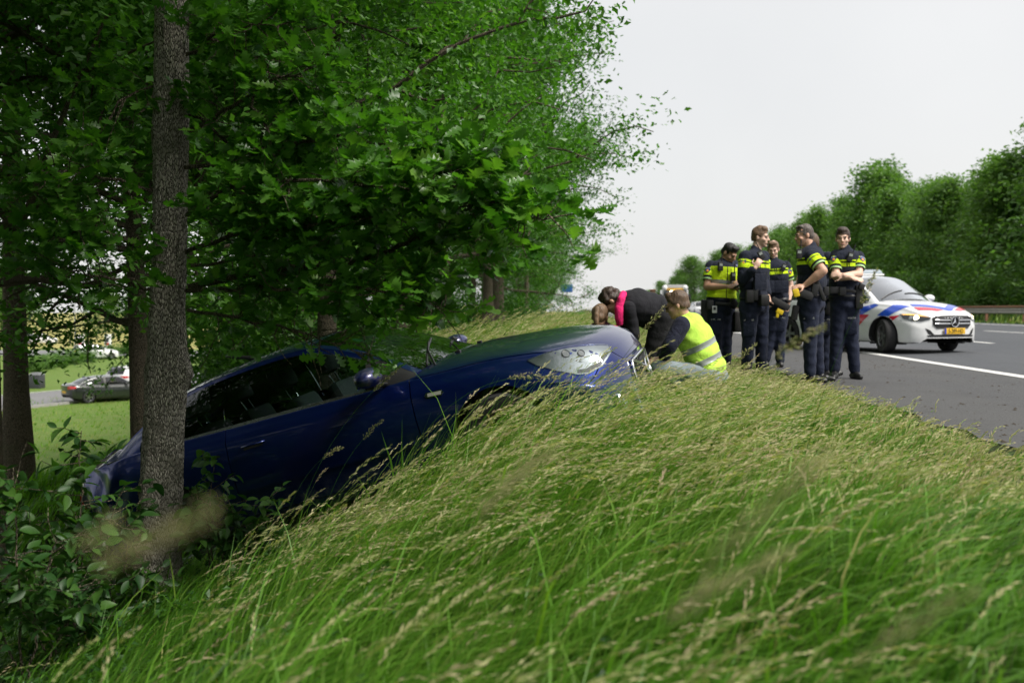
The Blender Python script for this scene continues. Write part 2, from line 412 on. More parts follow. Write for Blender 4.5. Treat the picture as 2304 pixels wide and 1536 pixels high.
def make_tree(name, seed, H, r0, crown_z, crown_r, nl, leaves, lsize, T, TF, lmat, bmat, lean=(0,0), spread=.33, updir=.35, top_r=.12, lower_skirt=0):
    """returns Empty with parts trunk (with its limbs) and crown"""
    rng = np.random.default_rng(seed); root = empty(name)
    mb = MB(); n = 9
    tp = [Vector((lean[0]*t*t + .12*math.sin(3.1*t + seed)*t, lean[1]*t*t + .12*math.cos(2.7*t + seed)*t, H*.93*t)) for t in np.linspace(0, 1, n)]
    tr = [r0*(1.35 if i == 0 else 1)*(1-.82*i/(n-1)) for i in range(n)]
    tp = [tp[0] - Vector((0,0,.5))] + tp; tr = [tr[0]*1.2] + tr
    mb.tube(tp, tr, 11)
    hubs = []
    for i in range(nl):
        t = crown_z/H + (1 - crown_z/H)*((i + rng.random())/nl)**.9*.97
        k = min(int(t*(n-1)), n-2); fr = t*(n-1) - k; p = tp[k+1].lerp(tp[k+2], fr)
        az = i*2.4 + rng.random()*.8; rel = (t - crown_z/H)/(1 - crown_z/H)
        ln = crown_r*(1.0 - .75*rel**1.6)*(.84 + .22*rng.random())
        d = Vector((math.cos(az), math.sin(az), updir*(.3 + rel*1.6)))
        pts = limb_pts(rng, p, d, ln, 6, .18, .06); rr = r0*.32*(1-.55*rel)
        mb.tube(pts, [rr*(1-.85*j/6)+.006 for j in range(7)], 5, cap=False)
        for j in range(1, 7): hubs.append((pts[j], .5 + .12*j))
        for b in range(5):
            q = pts[2 + b % 5]; sd = Vector((math.cos(az + rng.normal(0, 1.1)), math.sin(az + rng.normal(0, 1.1)), rng.normal(.1, .35)))
            sp = limb_pts(rng, q, sd, ln*(.3 + .3*rng.random()), 4, .3, .04)
            mb.tube(sp, [rr*.4*(1-.8*j/4)+.004 for j in range(5)], 4, cap=False)
            for j in range(1, 5): hubs.append((sp[j], 1))
    mb.build('trunk', bmat, root, 60, doubles=False)
    hp = np.array([h[0] for h in hubs]); hw = np.array([h[1] for h in hubs]); hw /= hw.sum()
    # clumps: leaf clusters round hubs, each clump flattened and of its own size
    nc = max(len(hp), leaves//45); ci = np.concatenate([np.arange(len(hp)), rng.choice(len(hp), nc - len(hp), p=hw)])
    cc = hp[ci] + rng.normal(0, spread*.6, (nc, 3)); cs = spread*(.55 + .8*rng.random(nc))
    li = rng.integers(0, nc, leaves)
    P = cc[li] + np.clip(rng.normal(0, 1, (leaves, 3)), -1.5, 1.5)*cs[li][:, None]*np.array([1, 1, .62])
    P[:, 2] = np.maximum(P[:, 2], .25)
    S = lsize*(.7 + .6*rng.random(leaves))
    out = P - np.array([0, 0, H*.45]); rnd = np.clip(.5 + .16*rng.normal(0, 1, leaves) + .22*(rng.random(nc)[li] - .5), 0, .99)
    me = scatter('crown', T, TF, P, rotmats(rng, leaves, .55), S, rng, rnd=rnd)
    link('crown', me, root, lmat)
    return root

WOODV = [(0,0,0),(.22,.24,.05),(.36,.09,.03),(.58,.34,.06),(1,0,-.06),(.72,-.1,.02),(.5,-.34,.06),(.28,-.06,.03)]
WOODF = [(0,2,1),(0,4,3),(0,3,2),(0,5,4),(0,6,5),(0,7,6)]
# ---------------------------------------------------------------- the wood on the left: tall oaks in rows down the bank
protoA = make_tree('oak_tree', 11, 13.5, .19, 3.7, 4.5, 32, 56000, .122, FARV, FARF, LM_WOOD, BARK2, (.3, .2), .30)
protoB = make_tree('oak_tree', 23, 15.0, .23, 2.5, 4.9, 34, 60000, .108, FARV, FARF, LM_WOOD, BARK2, (-.4, .3), .31)
protoC = make_tree('oak_tree', 37, 12.5, .16, 2.2, 3.3, 28, 40000, .112, FARV, FARF, LM_WOOD, BARK2, (.5, -.2), .29)
protos = [protoA, protoB, protoC]; used = [False]*3
def plant(kind, x, y, rz, sc, label, name=None, group=None, tilt=(0,0)):
    if not used[kind]: t = protos[kind]; used[kind] = True
    else: t = copy_tree(protos[kind])
    t.location = (x, y, gz(x, y) - .05); t.rotation_euler = (tilt[0], tilt[1], rz); t.scale = (sc, sc, sc)
    if name: t.name = name
    tag(t, label, 'tree', group or 'oaks of the roadside wood'); return t
WOOD = [  # kind, x, y, rz, scale, what sets it apart
 (2, -2.95, 11.2, .4, .88, 'thick brown oak trunk rising right behind the blue car roof'),
 (0, -4.68, 10.2, 2.1, .66, 'dark curved oak trunk just left of the foreground trunk, behind it'),
 (0, -6.2, 9.9, 4.0, .8, 'thin dark oak at the far left edge of the photo'),
 (0, -8.6, 14.5, 1.2, 1.05, 'oak deep in the shade left of the foreground trunk'),
 (0, -5.0, 17.0, 5.1, 1.0, 'oak behind the thick trunk with crown over the grass bank'),
 (2, -5.2, 19.0, .9, 1.1, 'slim oak standing in the wood beyond the car roof'),
 (0, -4.4, 24.0, 2.7, 1.02, 'oak with leafy crown reaching furthest over the verge'),
 (1, -4.2, 29.5, 3.9, 1.0, 'oak with grey stem seen between the leaves mid wood'),
 (2, -3.3, 34.0, 1.7, 1.2, 'pale slim oak trunk at the edge of the grass bank'),
 (0, -3.4, 37.5, .2, 1.0, 'second pale slim oak trunk at the edge of the bank'),
 (1, -3.9, 46.0, 5.6, .9, 'oak at the far right edge of the wood'),
 (0, -3.4, 58.0, 3.3, .85, 'farther oak in the wood edge above the grass crest'),
 (2, -3.4, 72.0, 2.2, .9, 'small looking far oak near the blue road sign'),
 (1, -4.4, 92.0, 1.1, .62, 'distant oak low over the grass crest'),
 (0, -5.2, 120.0, .7, .5, 'most distant oak at the end of the left wood'),
 (1, -7.8, 23.0, 2.5, 1.05, 'oak in the second row of the wood, left of the car'),
 (0, -7.2, 29.5, 1.0, 1.1, 'oak in the second row of the wood, mid depth'),
 (1, -7.4, 40.0, 4.4, 1.1, 'oak in the second row of the wood, far depth'),
 (0, -6.5, 15.5, 3.0, .98, 'thin oak in the gloom behind the curved dark trunk'),
 (2, -4.7, 41.5, 1.1, 1.1, 'oak thick with leaves behind the pale slim trunks'),
 (2, -4.3, 51.0, 2.9, 1.1, 'leafy oak in the far wood edge over the crest'),
 (1, -5.6, 55.0, 4.6, .9, 'tall oak in the far wood behind the edge trees'),
 (2, -4.2, 64.0, .6, 1.05, 'leafy oak of the far wood edge near the sign'),
 (1, -5.4, 80.0, 3.6, .75, 'far rounded oak behind the road sign'),
]
for w in WOOD:
    t = plant(w[0], w[1], w[2], w[3], w[4], w[5])
    if w[5].startswith('thick'): t.scale = (.78, .78, .95)
# the same wood goes on beside and behind the photographer
for kk, x, y, rz, sc, lab in ((0,-6.4,1.0,.8,1.0,'oak beside the photographer, left of the frame'), (1,-4.2,-4.2,2.9,1.05,'oak behind the photographer, nearest of them'), (0,-3.0,-9.5,4.4,1.1,'oak behind the photographer, second nearest'), (1,-7.2,-7.5,.3,1.05,'oak behind the photographer down the bank'), (0,-1.9,-15.0,1.9,1.1,'oak behind the photographer, farthest back'), (0,-8.4,4.2,5.2,.95,'oak down the bank left of the frame'), (1,-9.6,-1.5,3.3,.95,'oak low on the bank left behind the photographer'), (2,-6.2,-3.0,1.4,1.1,'slim oak left behind the photographer'), (0,-11.5,1.5,2.2,1.0,'oak at the bank foot left of the frame')):
    plant(kk, x, y, rz, sc, lab)
# ---------------------------------------------------------------- long grass on the bank
rng = np.random.default_rng(5)
def clump(X, Y, k):
    """tussocks about 0.3 to 0.6 m across, -1..1"""
    return .5*np.sin(7.3*X + 2.1*np.sin(3.7*Y + k) + k)*np.sin(6.1*Y + 1.7*np.sin(4.9*X - k) + 2*k) + .5*np.sin(13.1*X - 5.3*Y + 2*np.sin(5*Y) + 3*k)*np.sin(9.7*Y + 4.1*X + k)
def grass_h(X, Y):
    q = np.clip((Y - 9.6)/4.2, 0, 1); Xe = np.where(X < -.2, np.minimum(X + 2.9*q, -.2), X)
    h = np.interp(Xe, [-9,-4,-2.6,-1.6,-.9,-.2,.3,.9,1.5,2.2,2.6], [.28,.30,.37,.52,.68,.63,.43,.28,.19,.12,.07])*np.interp(Y, [0,3,5], [.8,.85,1])
    h = h*(1 + .3*np.exp(-((X-1.05)/.75)**2 - ((Y-7.3)/2.3)**2))
    h = h*(1 + .35*np.exp(-((X+.7)/.75)**2 - ((Y-6.2)/.8)**2))
    return h*(.86 + .22*np.sin(X*2.1 + 1.3*np.sin(Y*.9))*np.cos(Y*1.7 + .5*X) + .34*clump(X, Y, 0))
CARLOC, CARYAW = (-1.42, 7.72), R(-12)
def keep(X, Y, tall):
    k = X < 2.62 - .22*np.abs(np.sin(Y*2.3)) + .18*np.sin(Y*5.1)*np.sin(Y*1.3) + .08*np.sin(Y*17)
    dx, dy = X - CARLOC[0], Y - CARLOC[1]; c, s = math.cos(CARYAW), math.sin(CARYAW)
    u, v = c*dx + s*dy, -s*dx + c*dy
    k &= ~((np.abs(u) < 2.15) & (np.abs(v) < .8))
    k &= ~((X < -14))
    return k
def sample(n, dmin, dmax, pw, a0, a1, r):
    """points by bearing (from +Y, clockwise) and distance, density falling with distance"""
    u = r.random(n); d = (dmin**pw + u*(dmax**pw - dmin**pw))**(1/pw); a = R(a0) + (R(a1) - R(a0))*r.random(n)
    return d*np.sin(a), d*np.cos(a), d
def blades(X, Y, d, H, Wd, r, lean0, lean1, seg=3, base_z=None):
    n = len(X); Z = gz_np(X, Y) - .02
    az = r.normal(.1, .55, n) + 1.1*clump(X, Y, 2); lean = (lean0 + (lean1 - lean0)*r.random(n))*(1 + .45*clump(X, Y, 4))      # wind blows towards +X
    dirx, diry = np.cos(az), np.sin(az)*.8
    wx, wy = -diry*.6 + r.normal(0, .5, n), dirx + r.normal(0, .35, n); wl = np.hypot(wx, wy); wx /= wl; wy /= wl
    # face the ribbon about across the lean
    ts = np.linspace(0, 1, seg+1); V = np.zeros((n, 2*seg+1, 3), np.float32)
    for i, t in enumerate(ts):
        b = lean*(t**1.7); hz = H*(t - .32*lean*t**2.6)
        cx, cy, cz = X + dirx*H*b, Y + diry*H*b, Z + hz
        w = Wd*(1 - t**1.8)*.5 + (0 if i == seg else Wd*.12)
        if i < seg:
            V[:, 2*i] = np.stack([cx - wx*w, cy - wy*w, cz], -1); V[:, 2*i+1] = np.stack([cx + wx*w, cy + wy*w, cz], -1)
        else: V[:, 2*seg] = np.stack([cx, cy, cz], -1)
    F = []
    for i in range(seg-1): F += [(2*i, 2*i+1, 2*i+3), (2*i, 2*i+3, 2*i+2)]
    F.append((2*seg-2, 2*seg-1, 2*seg))
    F = (np.array(F)[None] + (np.arange(n)*(2*seg+1))[:, None, None]).reshape(-1, 3)
    return V.reshape(-1, 3), F
GRASSM = leaf_mat('grass blade', [(0,(.035,.10,.012)),(.35,(.07,.195,.019)),(.7,(.135,.30,.03)),(.93,(.24,.35,.065)),(1,(.42,.38,.16))], .42, .38, spec=.3)
STRAWM = leaf_mat('grass seed head', [(0,(.34,.36,.15)),(.4,(.48,.47,.24)),(.75,(.58,.52,.31)),(1,(.44,.33,.24))], .7, .4, spec=.15)
Vs, Fs, As = [], [], []; off = 0
for (n, d0, d1, pw, a0, a1, lw) in ((60000, .95, 7, 1.35, -46, 68, 1), (66000, 6, 22, .55, -36, 26, 1.25), (44000, 18, 150, .1, -14, 9, 2.6), (6500, 1.3, 9, 1.5, -40, 58, -1)):
    X, Y, d = sample(n, d0, d1, pw, a0, a1, rng); k = keep(X, Y, 0); X, Y, d = X[k], Y[k], d[k]
    H = grass_h(X, Y)*(.55 + .75*rng.random(len(X))); Wd = (.005 + .009*rng.random(len(X))**2)*lw*np.clip(d/7, .75, 9)
    Wd = np.minimum(Wd, .09)
    if lw < 0: H = grass_h(X, Y)*(1.1 + .6*rng.random(len(X))); Wd = .006 + .006*rng.random(len(X))     # long arching blades
    V, F = blades(X, Y, d, H, Wd, rng, .35 if lw > 0 else .6, 1.3 if lw > 0 else 1.6)
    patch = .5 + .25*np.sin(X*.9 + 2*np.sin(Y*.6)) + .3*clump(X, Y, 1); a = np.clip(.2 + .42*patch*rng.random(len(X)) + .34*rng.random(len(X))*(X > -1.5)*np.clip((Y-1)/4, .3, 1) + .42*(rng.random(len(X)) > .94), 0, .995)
    Vs.append(V); Fs.append(F + off); As.append(np.repeat(a, 7)); off += len(V)
o = link('grass', np_mesh('grass', np.concatenate(Vs), np.concatenate(Fs), False, {'rnd': np.concatenate(As)}), None, GRASSM)
tag(o, 'long green grass blown to the right all over the bank', 'grass', kind='stuff')

def stems(X, Y, H, r, lean0, lean1, headl, fat, nsp):
    """thin bent stalk with a drooping panicle of spikelets"""
    n = len(X); Z = gz_np(X, Y); az = r.normal(.1, .5, n); lean = lean0 + (lean1 - lean0)*r.random(n)
    dx, dy = np.cos(az), np.sin(az)*.7; seg = 6; ts = np.linspace(0, 1, seg+1)
    def curve(t):
        b = lean*t**2.1; dz = t - .2*lean*t**2 - .34*lean*np.clip(t - .72, 0, 1)**1.5*2.2
        return np.stack([X + dx*H*b, Y + dy*H*b, Z + H*dz], -1)
    C = np.stack([curve(t) for t in ts], 1); sw = (.0011 + .0006*r.random(n))[:, None]
    side = np.stack([-dy + r.normal(0,.6,n), dx*.3 + r.normal(0,.6,n), r.normal(0,.2,n)], -1); side /= np.linalg.norm(side, axis=1, keepdims=True)
    V = np.zeros((n, 2*(seg+1), 3), np.float32)
    for i in range(seg+1): V[:, 2*i] = C[:, i] - side*sw; V[:, 2*i+1] = C[:, i] + side*sw
    F = []
    for i in range(seg): F += [(2*i, 2*i+1, 2*i+3), (2*i, 2*i+3, 2*i+2)]
    SF = (np.array(F)[None] + (np.arange(n)*(2*seg+2))[:, None, None]).reshape(-1, 3)
    # spikelets
    HV = []; hl = headl*(.7 + .6*r.random(n))
    for j in range(nsp):
        t = 1 - (hl/H)*(1 - j/(nsp-1)); P0 = np.stack([curve_at(X, Y, Z, H, dx, dy, lean, t)], 0)[0]
        P1 = curve_at(X, Y, Z, H, dx, dy, lean, np.minimum(t + .02, 1.03)); tan = P1 - P0; tan /= np.linalg.norm(tan, axis=1, keepdims=True) + 1e-9
        rd = r.normal(0, 1, (n, 3)); rd -= tan*np.sum(rd*tan, 1, keepdims=True); rd /= np.linalg.norm(rd, axis=1, keepdims=True) + 1e-9
        env = math.sin(math.pi*min(1, .12 + .88*(1 - (j/(nsp-1))**.9)))**.7 if True else 1
        base = P0 + rd*(fat*env*r.random(n))[:, None]; ax = tan*1.0 + rd*(.18 + .2*r.random(n))[:, None] - np.array([0,0,.06]); ax /= np.linalg.norm(ax, axis=1, keepdims=True)
        ln = (.013 + .009*r.random(n))*(.6 + .6*env); wv = np.cross(ax, r.normal(0, 1, (n, 3))); wv /= np.linalg.norm(wv, axis=1, keepdims=True) + 1e-9
        w = (.0015 + .0010*r.random(n))[:, None]; l = ln[:, None]
        HV.append(np.stack([base, base + ax*l*.45 + wv*w, base + ax*l, base + ax*l*.45 - wv*w], 1))
    HV = np.stack(HV, 1).reshape(-1, 3); q = np.arange(len(HV)//4)*4
    HF = np.stack([np.stack([q, q+1, q+2], -1), np.stack([q, q+2, q+3], -1)], 1).reshape(-1, 3)
    return V.reshape(-1, 3), SF, HV, HF
def curve_at(X, Y, Z, H, dx, dy, lean, t):
    b = lean*t**2.1; dz = t - .2*lean*t**2 - .34*lean*np.clip(t - .72, 0, 1)**1.5*2.2
    return np.stack([X + dx*H*b, Y + dy*H*b, Z + H*dz], -1)
sV, sF, hV, hF, hA = [], [], [], [], []; so = ho = 0
for (n, d0, d1, pw, a0, a1, sc, nsp) in ((1700, 1.6, 6.5, 2.0, -38, 60, 1.15, 24), (6800, 4.2, 14, 1.0, -22, 26, 1.3, 20), (5000, 12, 60, .2, -11, 9, 2.1, 9)):
    X, Y, d = sample(n, d0, d1, pw, a0, a1, rng); k = keep(X, Y, 1) & (rng.random(n) < np.interp(X + 2.9*np.clip((Y-9.6)/4.2, 0, 1)*(X < -.2), [-4,-2.2,-.8,2.2,2.6], [.05,.16,1,1,.3])); X, Y = X[k], Y[k]
    H = np.clip(grass_h(X, Y)*1.35, .12, .95)*(.75 + .45*rng.random(len(X)))
    a, b, c, e = stems(X, Y, H, rng, .4, 1.05, .19, .0048*sc, nsp)
    if sc > 1: # farther heads: fewer, larger spikelets
        q = c.reshape(-1, 4, 3); m_ = q.mean(1, keepdims=True); c = (m_ + (q - m_)*sc*1.15).reshape(-1, 3)
    sV.append(a); sF.append(b + so); so += len(a); hV.append(c); hF.append(e + ho); ho += len(c)
    t = np.clip(rng.normal(.45, .22, len(X)), 0, .99); hA.append(np.repeat(np.tile(t[:, None], (1, nsp)).ravel(), 4))
o = link('grass_stalks', np_mesh('grass_stalks', np.concatenate(sV), np.concatenate(sF), False, {'rnd': np.full(so, .8)}), None, GRASSM)
tag(o, 'thin pale stalks standing up out of the long grass', 'grass', kind='stuff')
# one object of stuff holds the heads too
o2 = link('seed_heads', np_mesh('seed_heads', np.concatenate(hV), np.concatenate(hF), False, {'rnd': np.concatenate(hA)}), o, STRAWM)
o2['kind'] = 'stuff'
# ---------------------------------------------------------------- undergrowth of the wood
def make_bush(name, seed, H, r, leaves, lsize, T, TF, lmat, bmat):
    rng = np.random.default_rng(seed); root = empty(name); mb = MB(); hubs = []
    for i in range(11):
        az = i*2.4 + rng.random(); tilt = .15 + .75*rng.random()
        pts = limb_pts(rng, (0,0,-.1), (math.cos(az)*tilt, math.sin(az)*tilt, 1), H*(.65 + .45*rng.random()), 6, .16, .05)
        mb.tube(pts, [.018*(1 - .8*j/6) + .003 for j in range(7)], 4, cap=False)
        for j in range(1, 7):
            hubs.append(pts[j] + Vector(rng.normal(0, r*.22, 3)))
            for _ in range(2): hubs.append(pts[j] + Vector(rng.normal(0, r*.34, 3)))
    mb.build('stem', bmat, root, 60, doubles=False)
    hp = np.array(hubs); li = rng.integers(0, len(hp), leaves); P = hp[li] + rng.normal(0, .17, (leaves, 3))
    P[:, 2] = np.maximum(P[:, 2], .05)
    rnd = np.clip(.5 + .18*rng.normal(0, 1, leaves) + .25*(rng.random(len(hp))[li] - .5), 0, .99)
    link('crown', scatter('crown', T, TF, P, rotmats(rng, leaves, .5), lsize*(.7 + .6*rng.random(leaves)), rng, rnd=rnd), root, lmat)
    return root
bushA = make_bush('bush', 51, 2.2, 1.2, 9000, .095, WOODV, WOODF, LM_WOOD, BARK2)
bushB = make_bush('bush', 52, 1.5, 1.0, 6000, .085, FARV, FARF, LM_CHERRY, BARK2)
BUSH = [(0,-4.3,13.6,0,.95,'leafy green bush behind the blue car windscreen'),
 (0,-4.9,20.5,1.3,.9,'green bush under the wood edge left of the grass bank'),
 (1,-3.3,13.0,2.2,.7,'low bush beside the thick trunk behind the car roof'),
 (0,-5.0,26.5,2.0,1.0,'bush at the foot of the pale trunks, nearest of them'),
 (0,-4.9,31.0,3.4,.95,'bush at the wood edge before the pale slim trunks'),
 (0,-4.6,40.5,4.6,1.1,'bush at the wood edge beyond the pale slim trunks'),
 (0,-4.2,52.0,5.5,1.2,'far bush at the edge of the grass crest'),
 (0,-4.2,66.0,.5,1.4,'farthest bush along the grass crest'),
 (0,-5.4,16.4,.9,1.2,'shaded bush between the trunks above the car roof'),
 (1,-3.9,11.6,4.1,.7,'dark bush between the curved trunk and the car'),
 (0,-7.0,21.0,3.1,1.3,'shaded bush deep in the wood'),
 (0,-6.8,27.5,5.1,1.4,'shaded bush deeper in the wood behind the pale trunks'),
 (0,-7.2,36.0,2.1,1.5,'shaded bush deepest in the wood'),
 (0,-4.4,-1.6,3.7,1.2,'bush behind the photographer down the bank'),
 (0,-5.4,1.6,.3,1.3,'bush left of the frame, nearest the photographer'),(0,-7.0,3.4,4.3,1.4,'bush left of the frame farther down the bank'),(0,-7.6,-.4,2.9,1.4,'bush left behind the photographer low on the bank'),(0,-5.9,-5.2,5.9,1.3,'bush behind the photographer under the oaks'),(0,-9.2,1.4,1.6,1.6,'bush at the bank foot left of the frame')]
fu = [False, False]
for k, x, y, rz, s, lab in BUSH:
    b = [bushA, bushB][k] if not fu[k] else copy_tree([bushA, bushB][k]); fu[k] = True
    b.location = (x, y, gz(x, y)); b.rotation_euler.z = rz; b.scale = (s, s, s); tag(b, lab, 'bush', 'bushes under the wood')

# ---------------------------------------------------------------- tree row beyond the carriageway
pD = make_tree('roadside_tree', 61, 12, .2, .7, 3.1, 30, 13000, .28, FARV, FARF, LM_FAR, BARK2, (.4,0), .5)
pE = make_tree('roadside_tree', 67, 12, .18, .6, 2.7, 30, 12000, .27, FARV, FARF, LM_FAR, BARK2, (-.3,.4), .46, updir=.8)
pF = make_tree('roadside_tree', 71, 12, .2, .8, 3.4, 28, 13000, .29, FARV, FARF, LM_FAR, BARK2, (.2,.5), .55)
fp = [pD, pE, pF]; fuse = [False]*3
ROWR = [(0,25,50,13),(1,26,55,13.2),(2,27.5,60,12.2),(1,25,61.5,11.2),(0,26,66,10.4),(2,25,70.5,9.4),(1,27,73,10),(0,25.5,77,9.8),(1,25,82,11.2),(1,25.6,87,13.6),(0,26,92,12.8),(2,25,97,11.6),(1,26,101,11.9),(0,25,107,11.2),
 (2,26,113,10.6),(0,25,118,11),(1,26,124,11.2),(2,25,131,11.3),(0,26,139,11.4),(1,25,148,11.4),(2,26,174,11.4),(0,25,190,11.6),(1,26,208,12),(2,25,230,12),(0,25,258,11.5),(1,25,290,10.5),(2,25,330,9.5),(0,25,390,9),(0,32,58,11),(2,33,70,11.5),(1,33,84,12.5),(0,33,100,12),(2,33,120,10.5),(1,33,145,11)]
ORD = ['nearest','second','third','fourth','fifth','sixth','seventh','eighth','ninth','tenth','eleventh','twelfth','thirteenth','fourteenth','fifteenth','sixteenth','seventeenth','eighteenth','nineteenth','twentieth','twenty-first','twenty-second','twenty-third','twenty-fourth','twenty-fifth','twenty-sixth','twenty-seventh','farthest']
for i, (k, x, y, h) in enumerate(ROWR):
    t = fp[k] if not fuse[k] else copy_tree(fp[k]); fuse[k] = True
    t.location = (x, y, gz(x, y)); t.rotation_euler.z = i*1.7; s = h/12.2; t.scale = (s*(1.12 + .16*math.sin(i*2.7)), s*(1.2 + .2*math.cos(i*1.9)), s*(1 + .09*math.sin(i*3.9)))
    lab = (ORD[i] + ' green tree in the row beyond the far guardrail, counted from the right') if i < 28 else (ORD[i-28] + ' tree of the back row behind the guardrail trees, counted from the right')
    tag(t, lab, 'tree', 'trees beyond the carriageway')
hb = make_bush('bush', 77, 2.6, 1.9, 5000, .2, FARV, FARF, LM_FAR, BARK2)
for i in range(26):
    y = 46 + i*4.2 + (i % 3)*.7; b = hb if i == 0 else copy_tree(hb); b.location = (22.6 + .6*math.sin(i*2.1), y, gz(22, y)); b.rotation_euler.z = i*1.1
    s = .85 + .3*math.sin(i*1.7)**2; b.scale = (s*1.15, s*1.15, s)
    tag(b, ORD[i] + ' low bush from the right in the hedge behind the guardrail', 'bush', 'hedge bushes behind the guardrail')
# verge grass in front of the rail
rv = np.random.default_rng(9)
X = 17.35 + 3.6*rv.random(6000); Y = 34 + (rv.random(6000)**2)*190
V, F = blades(X, Y, Y, (.12 + .3*(X > 18.8))*(.5 + rv.random(6000)), np.full(6000, .06), rv, .1, .7)
tag(link('verge_grass', np_mesh('verge_grass', V, F, False, {'rnd': np.repeat(np.clip(.55 + .3*rv.random(6000), 0, .9), 7)}), None, GRASSM), 'bright green verge grass between the road and the guardrail', 'grass', kind='stuff')

# rough grass on the meadow below the bank
nl_ = 9000; X = -13 - 18*rv.random(nl_); Y = 16 + 44*rv.random(nl_)**1.3
V, F = blades(X, Y, Y, .16*(.5 + rv.random(nl_)), np.full(nl_, .045), rv, .1, .8)
tag(link('meadow_grass', np_mesh('meadow_grass', V, F, False, {'rnd': np.repeat(np.clip(.45 + .4*rv.random(nl_), 0, .95), 7)}), None, GRASSM), 'rough grass on the meadow below the bank', 'grass', kind='stuff')
# ---------------------------------------------------------------- the oak in the foreground
rt = np.random.default_rng(3)
oak = empty('oak_tree', pix(352, 1370, 6.0)); OB = Vector(oak.location)
def lp(px, py, Y): return pix(px, py, Y) - OB
tk = [(350,1420,62),(352,1370,60),(354,1250,52),(361,1120,47),(366,1000,45.5),(372,900,45),(376,840,48),(377,790,43),(377,700,38.5),(383,560,36.5),(385,430,37),(385,300,39.5),(386,200,38),(387,100,37),(387,0,36),(388,-300,33),(384,-800,26),(395,-1300,18),(390,-1900,8)]
tpts = [lp(a, b, 6.0) for a, b, _ in tk]; trad = [w/373.3 for _, _, w in tk]
# trunk as a fine ring mesh with ridged relief
def ridged_trunk(pts, rad, n=56, sub=9, amp=.006, seed=2, knob=None):
    q = []; r = []
    for i in range(len(pts)-1):
        for j in range(sub): q.append(pts[i].lerp(pts[i+1], j/sub)); r.append(rad[i] + (rad[i+1]-rad[i])*j/sub)
    q.append(pts[-1]); r.append(rad[-1]); rg = np.random.default_rng(seed); V = []; m = len(q)
    ph = rg.random((10, 2))*6.28; fr = rg.integers(9, 26, 10)
    for i in range(m):
        z = q[i].z
        for k in range(n):
            a = 2*math.pi*k/n; d = 0
            for (p1, p2), f in zip(ph, fr): d += math.sin(f*a + 2.2*math.sin(z*3.1 + p1) + p2)*math.sin(z*(f*.9) + p2*3)
            rr = r[i]*(1 + .035*math.sin(3*a + z*1.3)) + amp*d*.45
            if knob:
                for kz, ka, kh, ks in knob: rr += kh*math.exp(-((z-kz)/ks)**2 - ((((a-ka+math.pi) % 6.283)-math.pi)/.5)**2)
            V.append((q[i].x + rr*math.cos(a), q[i].y + rr*math.sin(a), z))
    F = [(i*n+k, i*n+(k+1) % n, (i+1)*n+(k+1) % n, (i+1)*n+k) for i in range(m-1) for k in range(n)]
    return np_mesh('trunk', np.array(V), np.array(F), True)
kz = lp(420, 838, 6).z
link('trunk', ridged_trunk(tpts, trad, knob=[(kz, -.15, .035, .07), (lp(0,250,6).z, -.6, .02, .09), (lp(0,980,6).z, -1.4, .012, .05)]), oak, BARK)
BR = [
 ([(420,648,6),(520,620,5.9),(640,612,5.7),(790,595,5.5),(880,563,5.4),(960,532,5.3),(1080,520,5.2),(1180,500,5.1),(1235,482,5.0)],.021),
 ([(420,655,6),(560,645,5.8),(700,640,5.4),(840,650,5.2),(940,668,5.1),(1000,690,5.1)],.014),
 ([(418,300,6),(520,235,5.8),(620,185,5.6),(720,150,5.5)],.016),
 ([(560,220,5.7),(605,300,5.5),(632,420,5.4),(640,480,5.4)],.010),
 ([(415,480,6),(520,425,5.6),(680,405,5.3),(850,425,5.1),(990,405,5),(1080,405,5)],.015),
 ([(360,430,6),(250,405,5.7),(150,385,5.4),(95,395,5.3)],.013),
 ([(350,570,6),(260,525,5.7),(180,505,5.5),(130,485,5.4)],.012),
 ([(350,650,6),(250,632,5.7),(170,612,5.6),(90,640,5.5)],.012),
 ([(420,130,6),(480,80,5.8),(560,60,5.6),(650,50,5.5)],.012),
 ([(425,700,6),(540,715,5.75),(660,745,5.65),(750,775,5.6),(840,805,5.6)],.012),
 ([(412,565,6),(560,520,5.6),(760,500,5.3),(950,470,5.1),(1110,455,5)],.015),
 ([(415,380,6),(600,340,5.7),(760,310,5.5),(900,345,5.3),(1040,385,5.2)],.014),
 ([(410,40,6),(560,130,5.9),(690,260,5.8),(770,330,5.8)],.012),
 ([(360,180,6),(270,230,5.8),(200,330,5.7)],.010),
 ([(430,600,6.2),(640,560,6.1),(820,540,6.0),(960,580,5.9)],.012),
 ([(418,240,6),(560,360,6.1),(700,470,6.1),(820,600,6.1)],.012),
]
bm_ = MB(); LPos, LAx = [], []
